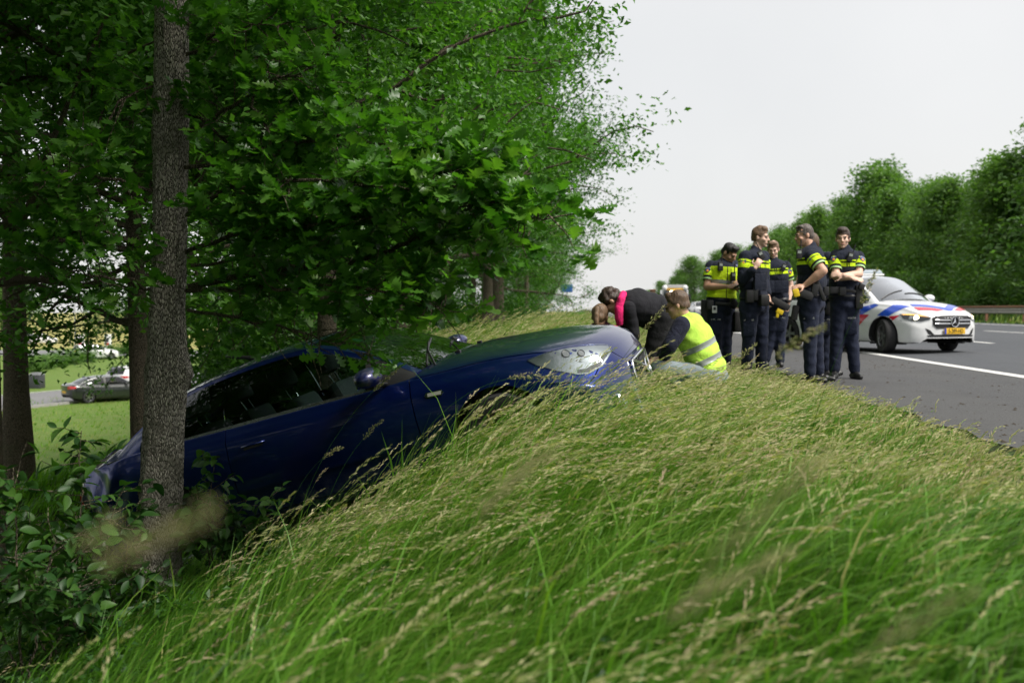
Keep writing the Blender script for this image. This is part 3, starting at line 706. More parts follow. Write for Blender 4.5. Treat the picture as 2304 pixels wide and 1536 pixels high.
for line, r0 in BR:
    P0 = [lp(*q) for q in line]; dense = []
    for i in range(len(P0)-1):
        for j in range(4): dense.append(P0[i].lerp(P0[i+1], j/4) + Vector(rt.normal(0, .012, 3)))
    dense.append(P0[-1]); nd = len(dense)
    bm_.tube(dense, [r0*(1-.82*i/(nd-1)) for i in range(nd)], 7)
    tot = sum((dense[i+1]-dense[i]).length for i in range(nd-1)); nt_ = int(tot/.036)
    for t in range(nt_):
        f = .14 + .86*(t + rt.random())/nt_; i = min(int(f*(nd-1)), nd-2); p = dense[i].lerp(dense[i+1], f*(nd-1)-i)
        ad = (dense[i+1]-dense[i]).normalized(); d = (ad*.7 + Vector(rt.normal(0, .75, 3)) + Vector((0,0,.12))).normalized()
        ln = .1 + .3*rt.random()*(1.15 - .5*f); tw = limb_pts(rt, p, d, ln, 4, .3, .0)
        bm_.tube(tw, [.0042, .0036, .003, .0025, .002], 4, cap=False)
        for j in (2, 3, 4):
            for q in range(2 if j < 4 else 6):
                LPos.append(tw[j] + Vector(rt.normal(0, .012, 3)))
                LAx.append((tw[j]-tw[j-1]).normalized()*.8 + Vector(rt.normal(0, .65, 3)) - Vector((0,0,.12)))
bm_.build('branch', BARK2, oak, 60, doubles=False)
LP = np.array(LPos); LA = np.array(LAx)
# the boughs are thin where the car and the bank show under them
Wp = LP + np.array(OB); Rc = np.array(cam.rotation_euler.to_matrix()); Cc = (Wp - np.array(cam.location)) @ Rc; bx_, by_ = 1152 - 2240*Cc[:,0]/Cc[:,2], 768 + 2240*Cc[:,1]/Cc[:,2]
kp_ = by_ < np.interp(bx_, [0,330,430,560,700,760,870,900,1000,1060,1250], [700,700,790,790,780,845,835,740,720,690,640]) + rt.normal(0, 12, len(LP))
kp_ &= ~((by_ > 735) & (bx_ > 560) & (rt.random(len(LP)) < .55)); kp_ &= ~((bx_ > 590) & (bx_ < 1060) & (by_ > 722) & ~((bx_ > 680) & (bx_ < 875) & (by_ > 768) & (rt.random(len(LP)) < .5))); LP, LA = LP[kp_], LA[kp_]; nL = len(LP); LR = rotmats(rt, nL, .75, LA); LS = .085 + .05*rt.random(nL); RND = np.clip(.45 + .22*rt.normal(0, 1, nL), 0, .99)
order = np.argsort(np.linalg.norm(LP + np.array(OB), axis=1)); big = order[:300]; rest = order[300:]
link('foliage', scatter('foliage', OAKV, OAKF, LP[rest], LR[rest], LS[rest], rt, rnd=RND[rest]), oak, LM_OAK)['kind'] = 'stuff'
leafv = []
for v in range(5):
    me = np_mesh('leaf', np.array(OAKV)*np.array([1, .85 + .1*v, .6 + .3*v]), np.array(OAKF), False, {'rnd': np.full(len(OAKV), .3 + .13*v)}); me.materials.append(LM_OAK); leafv.append(me)
def place_leaf(parent, me, p, rm, s):
    o = bpy.data.objects.new('leaf', me); COL.objects.link(o); o.parent = parent
    m4 = Matrix([[*(rm[i]*s), p[i]] for i in range(3)] + [[0,0,0,1]]); o.matrix_local = m4
for q, i in enumerate(big): place_leaf(oak, leafv[q % 5], LP[i], LR[i], LS[i])
upc = bpy.data.objects.new('crown', [o for o in protoC.children if o.name.startswith('crown')][0].data); COL.objects.link(upc); upc.parent = oak; upc.location = (.1, -.3, 1.9); upc.scale = (1.05, 1.05, .9)
tag(oak, 'grey oak trunk in the foreground left, standing before the blue car', 'tree', 'oaks of the roadside wood')

# ---------------------------------------------------------------- leafy saplings round the foreground trunk
chv = []
for v in range(4):
    me = np_mesh('leaf', np.array(OVV)*np.array([1, .85 + .12*v, .7 + .4*v]), np.array(OVF), True, {'rnd': np.full(len(OVV), .25 + .18*v)}); me.materials.append(LM_CHERRY); chv.append(me)
def sapling(base, stems_, label, nleaf, lsz, seed, parts=130, name='sapling', lo=.42):
    rg = np.random.default_rng(seed); root = empty(name, base); mb = MB(); P, A = [], []
    for tip, lean in stems_:
        pts = [Vector((0,0,-.1))]; tip = Vector(tip)
        for i in range(1, 9):
            f = i/8; pts.append(Vector((tip.x*f**1.2, tip.y*f, tip.z*f)) + Vector(rg.normal(0, .012, 3)))
        mb.tube(pts, [.008*(1-.75*i/8) for i in range(9)], 5)
        for t in range(nleaf//len(stems_)//5):
            f = lo + (1-lo)*rg.random(); i = min(int(f*8), 7); p = pts[i].lerp(pts[i+1], f*8-i)
            d = Vector(rg.normal(0, 1, 3)); d.z = abs(d.z)*.4; tw = limb_pts(rg, p, d, .08 + .22*rg.random(), 3, .25, .05)
            mb.tube(tw, [.003,.0025,.002,.0015], 4, cap=False)
            for q in range(5): P.append(tw[1 + q % 3]); A.append((tw[3]-tw[0]).normalized()*.6 + Vector(rg.normal(0, .7, 3)) - Vector((0,0,.25)))
    mb.build('stem', BARK2, root, 60, doubles=False)
    P = np.array(P); A = np.array(A); n = len(P); Rm = rotmats(rg, n, .8, A); S = lsz*(.65 + .6*rg.random(n))
    od = np.argsort(P[:, 1]); 
    for q, i in enumerate(od[:parts]): place_leaf(root, chv[q % 4], P[i], Rm[i], S[i])
    if n > parts:
        k = od[parts:]; link('foliage', scatter('foliage', OVV, OVF, P[k], Rm[k], S[k], rg), root, LM_CHERRY)['kind'] = 'stuff'
    return tag(root, label, 'shrub', 'saplings round the foreground trunk')
def gpt(px, Y): 
    x = pix(px, 700, Y).x; return Vector((x, Y, gz(x, Y)))
sapling(gpt(175, 5.2), [((-.02,.05,1.25),0),((.16,.1,.9),0),((-.25,0,.8),0)], 'upright sapling with oval leaves rising in front of the parked saloon', 330, .088, 1, 150)
sapling(gpt(40, 4.6), [((-.1,.1,1.15),0),((.15,0,.85),0),((-.3,.1,.7),0),((.3,.1,.6),0)], 'leafy sapling at the left edge of the photo', 400, .085, 2, 150)
sapling(gpt(105, 5.0), [((.1,.1,.7),0),((-.2,0,.62),0),((.28,.0,.5),0)], 'low sapling between the left edge and the upright sapling', 280, .085, 3, 120)
sapling(gpt(262, 5.6), [((.05,0,.7),0),((-.16,0,.6),0),((.2,-.1,.42),0)], 'sapling just left of the foreground trunk over the car tail', 300, .08, 4, 120)
sapling(gpt(470, 6.0), [((.02,0,.86),0),((.18,0,.55),0),((-.1,0,.7),0)], 'sapling right of the foreground trunk before the car door', 330, .085, 5, 140)
sapling(gpt(575, 6.05), [((.04,0,.55),0),((-.12,0,.4),0)], 'small sapling low before the car sill right of the trunk', 150, .08, 6, 100)

# herbs and bramble leaves low on the bank
rh = np.random.default_rng(8); n = 7000
X, Y, d = sample(n, 1.9, 8, 1.4, -44, 4, rh); k = keep(X, Y, 0) & (rh.random(n) < np.interp(X, [-5,-2,-.6,.2], [1,.9,.25,.02])); X, Y = X[k], Y[k]; n = len(X)
P = np.stack([X, Y, gz_np(X, Y) + .04 + .2*rh.random(n)], -1)
tag(link('ground_cover', scatter('ground_cover', WOODV, WOODF, P, rotmats(rh, n, 1.2), .035 + .04*rh.random(n), rh, rnd=np.clip(.5+.3*rh.normal(0,1,n),0,.99)), None, LM_CHERRY), 'low herbs and bramble leaves under the grass by the trunk', 'undergrowth', kind='stuff')

# ---------------------------------------------------------------- tall single grasses close to the lens and before the car
def stalk(base, tip, droop, hl, fat, nsp, label, seed, sz=1.0, group='single tall grasses'):
    rg = np.random.default_rng(seed); root = empty('grass_stalk', base); tip = Vector(tip) - Vector(base); pts = []
    for i in range(13):
        f = i/12; pts.append(Vector((tip.x*f**1.6, tip.y*f**1.3, tip.z*(f + droop*f*(1-f)*1.4))))
    mb = MB(); mb.tube(pts, [.0016*sz*(1-.6*i/12) for i in range(13)], 5); mb.build('stem', GRASSM, root, 60, doubles=False)
    cum = [0]
    for i in range(12): cum.append(cum[-1] + (pts[i+1]-pts[i]).length)
    P, A, S = [], [], []
    for s in range(nsp):
        f = s/(nsp-1); dist = cum[-1] - hl*(1-f); i = max(j for j in range(12) if cum[j] <= dist + 1e-6); t = (dist-cum[i])/(cum[i+1]-cum[i]+1e-9); p = pts[i].lerp(pts[i+1], min(t, 1)); tan = (pts[i+1]-pts[i]).normalized()
        env = math.sin(math.pi*(.1 + .85*f))**.6
        for q in range(3):
            rd = Vector(rg.normal(0, 1, 3)); rd = (rd - tan*rd.dot(tan)).normalized()
            P.append(p + rd*fat*env*rg.random()); A.append(tan + rd*.45 - Vector((0,0,.1))); S.append((.012 + .008*rg.random())*(.6+.5*env)*sz)
    SPV = [(0,0,0),(.35,.15,.06),(1,0,0),(.35,-.15,.06),(.4,0,-.12)]; SPF = [(0,1,4),(1,2,4),(2,3,4),(3,0,4),(0,3,1),(1,3,2)]
    n = len(P); link('seed_head', scatter('seed_head', SPV, SPF, np.array(P), rotmats(rg, n, 0, np.array(A)), np.array(S), rg), root, STRAWM)
    return tag(root, label, 'grass', group)
def ST(bpx, bY, tpx, tpy, tY, droop, hl, fat, nsp, label, seed, sz=1.0):
    b = gpt(bpx, bY); stalk(b, pix(tpx, tpy, tY), droop, hl, fat, nsp, label, seed, sz)
ST(640, 5.6, 898, 828, 5.5, .25, .2, .010, 26, 'tall stalk crossing the car door, tip under the mirror', 1)
ST(700, 5.5, 860, 945, 5.4, .3, .16, .010, 22, 'tall stalk before the car door, shorter one', 2)
ST(610, 5.3, 770, 1005, 5.2, .5, .13, .012, 22, 'stalk with arching head low before the car sill', 3)
ST(850, 5.0, 1260, 848, 4.6, .8, .26, .012, 34, 'stalk arching its head across the front wheel arch', 4)
ST(1250, 5.2, 1495, 690, 4.9, .1, .2, .010, 26, 'stalk standing up before the kneeling people', 5)
ST(1800, 4.6, 1975, 605, 4.2, .05, .17, .010, 26, 'tallest stalk standing before the officers', 6)
ST(1500, 3.0, 1855, 735, 2.6, .5, .16, .012, 26, 'arching stalk blurred before the officers legs', 7)
ST(1560, 5.0, 1700, 775, 4.8, .4, .16, .010, 24, 'stalk over the vest of the kneeling man', 9)
ST(-900, .62, 475, 1150, .50, .55, .08, .0035, 26, 'tan seed head close to the lens, blurred before the trunk foot', 10, .5)
ST(-700, .7, 260, 1170, .62, .5, .035, .003, 14, 'small yellow seed head close to the lens at lower left', 11, .4)
ST(700, .85, 1860, 1020, .74, .3, .13, .005, 36, 'blurred pale seed head near the lens in the grass on the right', 12, .6)
ST(500, .95, 1780, 1240, .82, .4, .12, .006, 36, 'blurred seed head near the lens low in the middle', 13, .6)
ST(200, 1.0, 1240, 1010, .95, .3, .1, .006, 30, 'blurred seed head near the lens under the car bumper', 14, .6)
ST(1200, 1.0, 2190, 1330, .9, .4, .12, .006, 30, 'blurred seed head near the lens at lower right', 15, .6)
# ---------------------------------------------------------------- car builder: lofted shell split into real panels
RUBBER = M('tyre rubber', (.018,.018,.019), .75, bump=.3, bscale=60)
BLACKP = M('black trim', (.012,.012,.013), .45, var=.2)
CHROME = M('chrome', (.75,.76,.78), .12, 1, var=.05)
ALLOY = M('alloy', (.42,.43,.45), .3, 1, var=.1)
DARKIN = M('cabin dark', (.02,.021,.022), .7)
SEATM = M('grey seat leather', (.05,.06,.06), .5)
GLASS = glass_mat('window glass', (.36,.44,.42), .01, 1.0); GLASSD = glass_mat('dark window glass', (.3,.34,.34))
LENS = glass_mat('lamp lens', (.9,.93,.95), .02, 1.0); REDL = M('red lamp', (.45,.012,.012), .15, var=.1, coat=1)
AMBER = M('amber lamp', (.8,.3,.03), .2, var=.1, emit=((1,.45,.08), 1.2)); REFL = M('lamp reflector', (.26,.28,.29), .42, .5)
WARML = M('lit lamp', (.9,.85,.6), .2, emit=((1,.9,.62), 2.5)); PLATEY = M('yellow plate', (.72,.42,.015), .45, var=.04)
def cr(xs, ys, x):
    """smooth monotone interpolation"""
    xs = np.asarray(xs, float); ys = np.asarray(ys, float); h = np.diff(xs); d = np.diff(ys)/h
    m = np.zeros(len(xs)); m[0], m[-1] = d[0], d[-1]
    for i in range(1, len(xs)-1):
        if d[i-1]*d[i] > 0: w1, w2 = 2*h[i]+h[i-1], h[i]+2*h[i-1]; m[i] = (w1+w2)/(w1/d[i-1] + w2/d[i])
    x = np.clip(np.asarray(x, float), xs[0], xs[-1]); i = np.clip(np.searchsorted(xs, x)-1, 0, len(xs)-2); t = (x-xs[i])/h[i]
    return ys[i]*(1+2*t)*(1-t)**2 + h[i]*m[i]*t*(1-t)**2 + ys[i+1]*t*t*(3-2*t) + h[i]*m[i+1]*t*t*(t-1)
def panel(name, V, faces, parent, mat, **kw):
    """one object for every connected piece"""
    key = lambda i: (round(V[i][0], 4), round(V[i][1], 4), round(V[i][2], 4))
    par = {}
    def find(a):
        while par.setdefault(a, a) != a: par[a] = par[par[a]]; a = par[a]
        return a
    for f in faces:
        ks = [find(key(i)) for i in f]
        for k in ks[1:]: par[find(k)] = find(ks[0])
    comp = {}
    for f in faces: comp.setdefault(find(key(f[0])), []).append(f)
    out = None
    for fs in sorted(comp.values(), key=len, reverse=True):
        if len(fs) < 2 and out is not None: continue
        o = panel1(name, V, fs, parent, mat, **kw); out = out or o
    return out
def panel1(name, V, faces, parent, mat, gap=.0042, rim=.014, smooth=38, ridx=None):
    """faces (list of vertex-index tuples of a shared grid) -> own panel, edges pulled in by gap and turned inwards"""
    bm = bmesh.new(); vm = {}
    for f in faces:
        vs = []
        for i in f:
            if i not in vm: vm[i] = bm.verts.new(V[i])
            if vm[i] not in vs: vs.append(vm[i])
        if len(vs) >= 3:
            try: bm.faces.new(vs)
            except ValueError: pass
    bmesh.ops.remove_doubles(bm, verts=bm.verts, dist=1e-5); bm.normal_update()
    be = [e for e in bm.edges if e.is_boundary]
    bv = set(v for e in be for v in e.verts)
    # pull in
    mv = {}
    for v in bv:
        d = Vector()
        for e in v.link_edges:
            if not e.is_boundary: d += (e.other_vert(v).co - v.co).normalized()
        if d.length > 1e-6: mv[v] = d.normalized()*gap
    nrm = {v: v.normal.copy() for v in bv}
    for v, d in mv.items(): v.co += d
    r = bmesh.ops.extrude_edge_only(bm, edges=be)
    nv = [g for g in r['geom'] if isinstance(g, bmesh.types.BMVert)]
    kd = list(nrm.items())
    for v in nv:
        for e in v.link_edges:
            o = e.other_vert(v)
            if o in nrm: v.co = o.co - nrm[o]*rim; break
    bm.normal_update(); me = bpy.data.meshes.new(name); bm.to_mesh(me); bm.free()
    me.shade_smooth(); me.set_sharp_from_angle(angle=R(smooth))
    return link(name, me, parent, mat)

class Car:
    def __init__(s, P, root):
        s.P = P; s.root = root
    def shell(s):
        P = s.P; S = P['st']   # stations table: x, zb, w, zw, wsh, zsh, zc
        T = np.array(S, float); xs = T[:, 0]
        marks = sorted(set([round(v, 4) for v in P['marks']] + [xs[0], xs[-1]])); X = []
        for a, b in zip(marks[:-1], marks[1:]): X += list(np.linspace(a, b, max(2, int(round((b-a)/P.get('step', .045))) + 1))[:-1])
        X.append(marks[-1]); X = np.array(X); s.X = X
        c = {k: cr(xs, T[:, i+1], X) for i, k in enumerate(('zb','w','zw','wsh','zsh','zc'))}
        rows = []
        for i, x in enumerate(X):
            zb, w, zw, ws, zs, zc = (c[k][i] for k in ('zb','w','zw','wsh','zsh','zc')); h = zc - zs
            cp = [(w*.84, zb), (w*.955, zb+.02), (w*.985, zb+.1), (w, zw), (ws+(w-ws)*.55, zs-.1), (ws+.006, zs-.028), (ws-.02, zs+.004+.05*h), (ws*.86, zs+.45*h), (ws*.6, zs+.78*h), (ws*.3, zs+.95*h), (0, zc)]
            cp = np.array(cp); seg = np.arange(len(cp)); t = []
            sub = P.get('sub', [1,2,6,6,4,3,3,4,3,3])
            for j in range(len(cp)-1): t += list(np.linspace(j, j+1, sub[j]+1)[:-1])
            t.append(len(cp)-1); t = np.array(t)
            yy = cr(seg, cp[:, 0], t); zz = cr(seg, cp[:, 1], t); rows.append(np.stack([np.full(len(t), x), yy, zz], -1))
        s.t = t; A = np.array(rows)              # (nx, nt, 3), y>=0 half
        W0 = P['W']/2
        def sweep(A):
            A = A.copy(); x = A[..., 0]; yr = np.abs(A[..., 1])/W0
            f = np.clip((x - P['fs0'])/(xs[-1]-P['fs0']), 0, 1)**1.4; A[..., 0] = x - P['fsw']*f*yr**P.get('fpow', 2.4)
            r = np.clip((P['rs0'] - x)/(P['rs0']-xs[0]), 0, 1)**1.4; A[..., 0] += P['rsw']*r*yr**2.4
            return A
        s.sweep = sweep; s.A0 = A; A = sweep(A)
        # wheel arches
        nx, nt, _ = A.shape; kill = np.zeros((nx-1, nt-1), bool)
        for (cx, cz, ra) in P['arch']:
            cxm = .25*(A[:-1,:-1]+A[1:,:-1]+A[:-1,1:]+A[1:,1:]); d = np.hypot(cxm[...,0]-cx, cxm[...,2]-cz)
            kk = (d < ra) & (cxm[...,1] > W0*.6); kill |= kk
            touched = np.zeros((nx, nt), bool)
            for di in (0, 1):
                for dj in (0, 1): touched[di:nx-1+di, dj:nt-1+dj] |= kk
            dv = np.hypot(A[...,0]-cx, A[...,2]-cz) + 1e-9
            sc = ra/dv; 
            A[..., 0] = np.where(touched, cx + (A[...,0]-cx)*sc, A[...,0]); A[..., 2] = np.where(touched, cz + (A[...,2]-cz)*sc, A[...,2])
        s.kill = kill
        B = A.copy(); B[..., 1] *= -1
        s.A = A; s.V = [tuple(p) for p in A.reshape(-1, 3)] + [tuple(p) for p in B.reshape(-1, 3)]; s.nx, s.nt = nx, nt
        return s
    def fidx(s, i, j, side):
        n = s.nx*s.nt; a, b, c, d = i*s.nt+j, (i+1)*s.nt+j, (i+1)*s.nt+j+1, i*s.nt+j+1
        return (a+n, b+n, c+n, d+n) if side < 0 else (d, c, b, a)
    def split(s, cls, mats, extra=None):
        """cls(xc, tc, zc, side)->panel name or None"""
        groups = {}
        for i in range(s.nx-1):
            xc = .5*(s.X[i]+s.X[i+1])
            for j in range(s.nt-1):
                if s.kill[i, j]: continue
                tc = .5*(s.t[j]+s.t[j+1]); zc = s.A[i, j, 2]
                for side in (1, -1):
                    g = cls(xc, tc, zc, side)
                    if g: groups.setdefault(g, []).append(s.fidx(i, j, side))
        # end caps follow the plan curve of the nose and tail
        m = 14; W0 = s.P['W']/2
        for i, g in ((0, 'rear_bumper'), (s.nx-1, 'front_bumper')):
            rows = []
            for j in range(s.nt):
                x0, y0, z0 = s.A0[i, j]; ids = []
                for k in range(m+1):
                    y = y0*(2*k/m-1); p = s.sweep(np.array([[x0, y, z0]]))[0]
                    f = 1 - abs(2*k/m-1)**2
                    s.V.append((p[0], y, z0)); ids.append(len(s.V)-1)
                rows.append(ids)
            for j in range(s.nt-1):
                for k in range(m):
                    q = (rows[j][k], rows[j][k+1], rows[j+1][k+1], rows[j+1][k])
                    groups.setdefault(g, []).append(q if i else q[::-1])
        out = {}; s.groups = groups
        for g, f in groups.items():
            nm = g.split(':')[0]; out[g] = panel(nm, s.V, f, s.root, mats.get(nm, mats['*']))
        return out
    def bvh(s):
        F = [f for g in s.groups.values() for f in g]; s.tree = BVHTree.FromPolygons([Vector(v) for v in s.V], F); return s.tree
    def under(s, mat):
        """dark inner shell and floor so the gaps and arches read dark"""
        P = s.P; A = s.A0.copy(); k = slice(None, None, 3); A = s.sweep(A)[k]; A = A.copy(); A[..., 1] *= .955; A[..., 2] = A[..., 2] - .02
        A[:, 0, 2] += .05; nx, nt, _ = A.shape; X0, X1 = s.X[0]+.05, s.X[-1]-.05
        A[..., 0] = X0 + (A[..., 0]-s.X[0])*(X1-X0)/(s.X[-1]-s.X[0])
        B = A.copy(); B[..., 1] *= -1; V = np.concatenate([A.reshape(-1,3), B.reshape(-1,3)]); n = nx*nt; F = []
        for i in range(nx-1):
            xm = .5*(A[i,0,0]+A[i+1,0,0])
            for j in range(nt-1):
                zc = A[i,j,2]; cab = P['cab'][0] < xm < P['cab'][1] and j > nt*.55
                if cab: continue
                if any(math.hypot(xm-cx, zc-cz) < ra+.02 for cx, cz, ra in P['arch']) and A[i,j,1] > P['W']*.3: continue
                F.append((i*nt+j, (i+1)*nt+j, (i+1)*nt+j+1, i*nt+j+1)); F.append((n+i*nt+j+1, n+(i+1)*nt+j+1, n+(i+1)*nt+j, n+i*nt+j))
            F.append((i*nt, n+i*nt, n+(i+1)*nt, (i+1)*nt))
        o = link('underbody', np_mesh('underbody', V, F), s.root, mat)
        for cx, cz, ra in P['arch']:
            for sd in (1, -1):
                V = []; m = 14; mb = MB()
                for k in range(m+1):
                    a = R(-25) + R(230)*k/m
                    for y in (P['W']/2-.035, P['W']/2-.27): V.append((cx+(ra+.012)*math.cos(a), sd*y, cz+(ra+.012)*math.sin(a)))
                F = [(2*k, 2*k+1, 2*k+3, 2*k+2) for k in range(m)]; F.append(tuple(2*k+1 for k in range(m+1))); mb.add(V, F)
                mb.build('wheel_housing', mat, s.root, 60, doubles=False)
    def wheel(s, x, y, r, wd, steer=0, spokes=5, rimmat=None, name='wheel'):
        sd = 1 if y > 0 else -1; w = empty(name, (x, y, r), (0, 0, steer), s.root)
        prof = [(r*.66,-wd*.48),(r*.8,-wd*.5),(r*.94,-wd*.48),(r*.985,-wd*.38),(r,-wd*.2),(r,wd*.2),(r*.985,wd*.38),(r*.94,wd*.48),(r*.8,wd*.5),(r*.66,wd*.48),(r*.64,0)]
        mb = MB(); mb.lathe(prof + [prof[0]], axis='y', n=40, cap=False)
        mb.build('tyre', RUBBER, w, 35)
        rim = MB(); fy = sd*wd*.36
        rim.lathe([(r*.655, sd*wd*.47),(r*.63, sd*wd*.44),(r*.6, sd*wd*.3),(r*.58,-sd*wd*.2)], axis='y', n=40, cap=False)
        rim.lathe([(.001, fy),(r*.15, fy),(r*.17, fy-sd*.03)], axis='y', n=20, cap=False)
        for k in range(spokes):
            a = 2*math.pi*k/spokes; c, q = math.cos(a), math.sin(a)
            def pt(rad, lat, dep): return (c*rad - q*lat, fy - sd*dep, q*rad + c*lat)
            wv = r*.62*.30*(5/spokes)
            V = [pt(r*.12,-wv*.45,0), pt(r*.12,wv*.45,0), pt(r*.61,wv*.62,-.01), pt(r*.61,-wv*.62,-.01)]; V += [(p[0], p[1]-sd*.035, p[2]) for p in V]
            rim.add(V, [(0,1,2,3),(7,6,5,4),(0,3,7,4),(1,5,6,2),(0,4,5,1),(3,2,6,7)])
        rim.build('rim', rimmat or ALLOY, w, 40, doubles=False)
        bk = MB(); bk.lathe([(.001, -sd*wd*.05),(r*.55, -sd*wd*.05)], axis='y', n=24); bk.build('brake_disc', BLACKP, w)
        return w
    def cast(s, o, d):
        h = s.tree.ray_cast(Vector(o), Vector(d)); return h
    def decal(s, name, poly, d, mat, off=.003, res=.05, thick=0, parent=None, tree=None, axis=None):
        """planar outline poly (3D points) laid onto the body along direction d"""
        tree = tree or s.tree; d = Vector(d).normalized(); bm = bmesh.new(); vs = [bm.verts.new(p) for p in poly]
        try: bm.faces.new(vs)
        except ValueError: return None
        u = d.orthogonal().normalized(); v = d.cross(u)
        for ax in (u, v):
            pr = [Vector(p).dot(ax) for p in poly]; k = math.ceil(min(pr)/res)
            while k*res < max(pr):
                bmesh.ops.bisect_plane(bm, geom=bm.verts[:]+bm.edges[:]+bm.faces[:], plane_co=ax*(k*res), plane_no=ax); k += 1
        bmesh.ops.triangulate(bm, faces=[f for f in bm.faces if len(f.verts) > 4])
        bad = []; nr = {}
        for vt in bm.verts:
            h = tree.ray_cast(vt.co - d*1.0, d)
            if h[0] is None: bad.append(vt); continue
            n_ = h[1] if h[1].dot(d) < 0 else -h[1]
            nr[vt] = n_; vt.co = h[0] + n_*off
        if bad: bmesh.ops.delete(bm, geom=bad, context='VERTS')
        bm.normal_update()
        for f in bm.faces:
            if f.normal.dot(d) > 0: f.normal_flip()
        if thick:
            be = [e for e in bm.edges if e.is_boundary]; r = bmesh.ops.extrude_edge_only(bm, edges=be)
            for g in r['geom']:
                if isinstance(g, bmesh.types.BMVert): g.co += d*thick
        me = bpy.data.meshes.new(name); bm.to_mesh(me); bm.free()
        if not len(me.polygons): return None
        me.shade_smooth(); me.set_sharp_from_angle(angle=R(35))
        return link(name, me, parent or s.root, mat)
    def greenhouse(s, mats):
        """G: dict with belt from stations, mid line (x,y,z) and centre line (x,z); splits side glass, pillars, roof, windscreen, rear window"""
        P = s.P; G = P['G']; mid = np.array(G['mid'], float); cen = np.array(G['cen'], float); T = np.array(P['st'], float)
        marks = sorted(set([G['x0'], G['x1']] + G['marks'])); X = []
        for a, b in zip(marks[:-1], marks[1:]): X += list(np.linspace(a, b, max(2, int(round((b-a)/.06))+1))[:-1])
        X.append(marks[-1]); X = np.array(X)
        by = cr(T[:,0], T[:,4], X) - .012; bz = cr(T[:,0], T[:,5], X) - .004
        my = cr(mid[:,0], mid[:,1], X); mz = np.maximum(cr(mid[:,0], mid[:,2], X), bz+.004); cz = np.maximum(cr(cen[:,0], cen[:,1], X), mz)
        ks = [0,.035,.07,.25,.45,.65,.8,.93,.97,1.0]; kt = [0,.045,.09,.2,.35,.5,.65,.8,.92,1.0]
        rows = []
        for i in range(len(X)):
            r = []
            for k in ks:
                y = by[i] + (my[i]-by[i])*k + .022*math.sin(math.pi*k)*min(1, (mz[i]-bz[i])/.3); z = bz[i] + (mz[i]-bz[i])*k; r.append((X[i], y, z))
            for k in kt[1:]:
                y = my[i]*(1-k); z = mz[i] + (cz[i]-mz[i])*(1-(1-k)**2.2); r.append((X[i], y, z))
            rows.append(r)
        A = np.array(rows); nb = len(ks)-1
        # windscreen and rear window bow in plan
        yr = np.abs(A[...,1])/(P['W']/2); fF = np.clip((A[...,0]-G['xr0'])/(G['x1']-G['xr0']), 0, 1); A[...,0] -= .0*fF
        bow = G.get('bow', .1); fF = np.where(A[...,0] > G['xr0'], 1.0, np.clip(1-(G['xr0']-A[...,0])/.35, 0, 1)); upper = np.zeros_like(yr); upper[:, nb:] = 1
        A[...,0] += bow*(1-np.minimum(yr*1.25, 1)**2)*fF*upper
        fB = np.where(A[...,0] < G['xr1'], 1.0, np.clip(1-(A[...,0]-G['xr1'])/.35, 0, 1)); A[...,0] -= bow*(1-np.minimum(yr*1.25,1)**2)*fB*upper
        nx, nt, _ = A.shape; B = A.copy(); B[...,1] *= -1; V = [tuple(p) for p in A.reshape(-1,3)]+[tuple(p) for p in B.reshape(-1,3)]; n = nx*nt; groups = {}
        for i in range(nx-1):
            xc = .5*(X[i]+X[i+1])
            for j in range(nt-1):
                for side in (1,-1):
                    sl = 'L' if side > 0 else 'R'
                    if j < nb:
                        kc = .5*(ks[j]+ks[j+1]); g = None
                        for (a, b, nm) in G['win']:
                            if a < xc < b and kc > .07 and kc < .93: g = nm+':'+sl
                        if g is None: g = ('window_trim:' if kc < .07 else ('pillar:' if not any(a < xc < b for a, b in G.get('black', [])) else 'black_pillar:'))+sl
                    else:
                        kc = .5*(kt[j-nb]+kt[j-nb+1])
                        if xc > G['xr0']: g = 'windscreen' if kc > .09 else 'pillar:'+sl
                        elif xc < G['xr1']: g = 'rear_window' if kc > .14 else 'pillar:'+sl
                        else: g = 'roof'
                    a, b, c, d = i*nt+j, (i+1)*nt+j, (i+1)*nt+j+1, i*nt+j+1
                    groups.setdefault(g, []).append((a+n,b+n,c+n,d+n) if side < 0 else (d,c,b,a))
        out = {}
        for g, f in groups.items():
            nm = g.split(':')[0]; gl = nm in ('windscreen','rear_window','side_window','quarter_window')
            out[g] = panel(nm, V, f, s.root, mats.get(nm, mats['*']), gap=.0015 if not gl else .002, rim=.012 if not gl else .006)
        s.gtree = BVHTree.FromPolygons([Vector(v) for v in V], [f for g in groups.values() for f in g])
        s.GX, s.GA = X, A
        return out
    def seat(s, x, y, z, mat, h=.62, name='seat'):
        st = empty(name, (x, y, z), (0,0,0), s.root)
        mb = MB(); mb.box((.05,0,.06), (.5,.5,.14), Matrix.Rotation(R(-6),3,'Y')); mb.build('cushion', mat, st, bevel=.035)
        mb = MB(); mb.box((-.29,0,.1+h*.5), (.13,.48,h), Matrix.Rotation(R(-16),3,'Y'), taper=.86); mb.build('seat_back', mat, st, bevel=.045)
        hr = MB(); hr.box((-.44,0,.1+h+.17), (.11,.27,.19), Matrix.Rotation(R(-12),3,'Y')); hd = hr.build('headrest', mat, st, bevel=.045)
        pm = MB(); 
        for yy in (-.06,.06): pm.tube([(-.37,yy,h+.03),(-.435,yy,.1+h+.12)], .006, 6)
        pm.build('headrest_post', CHROME, st, 60)
        return st
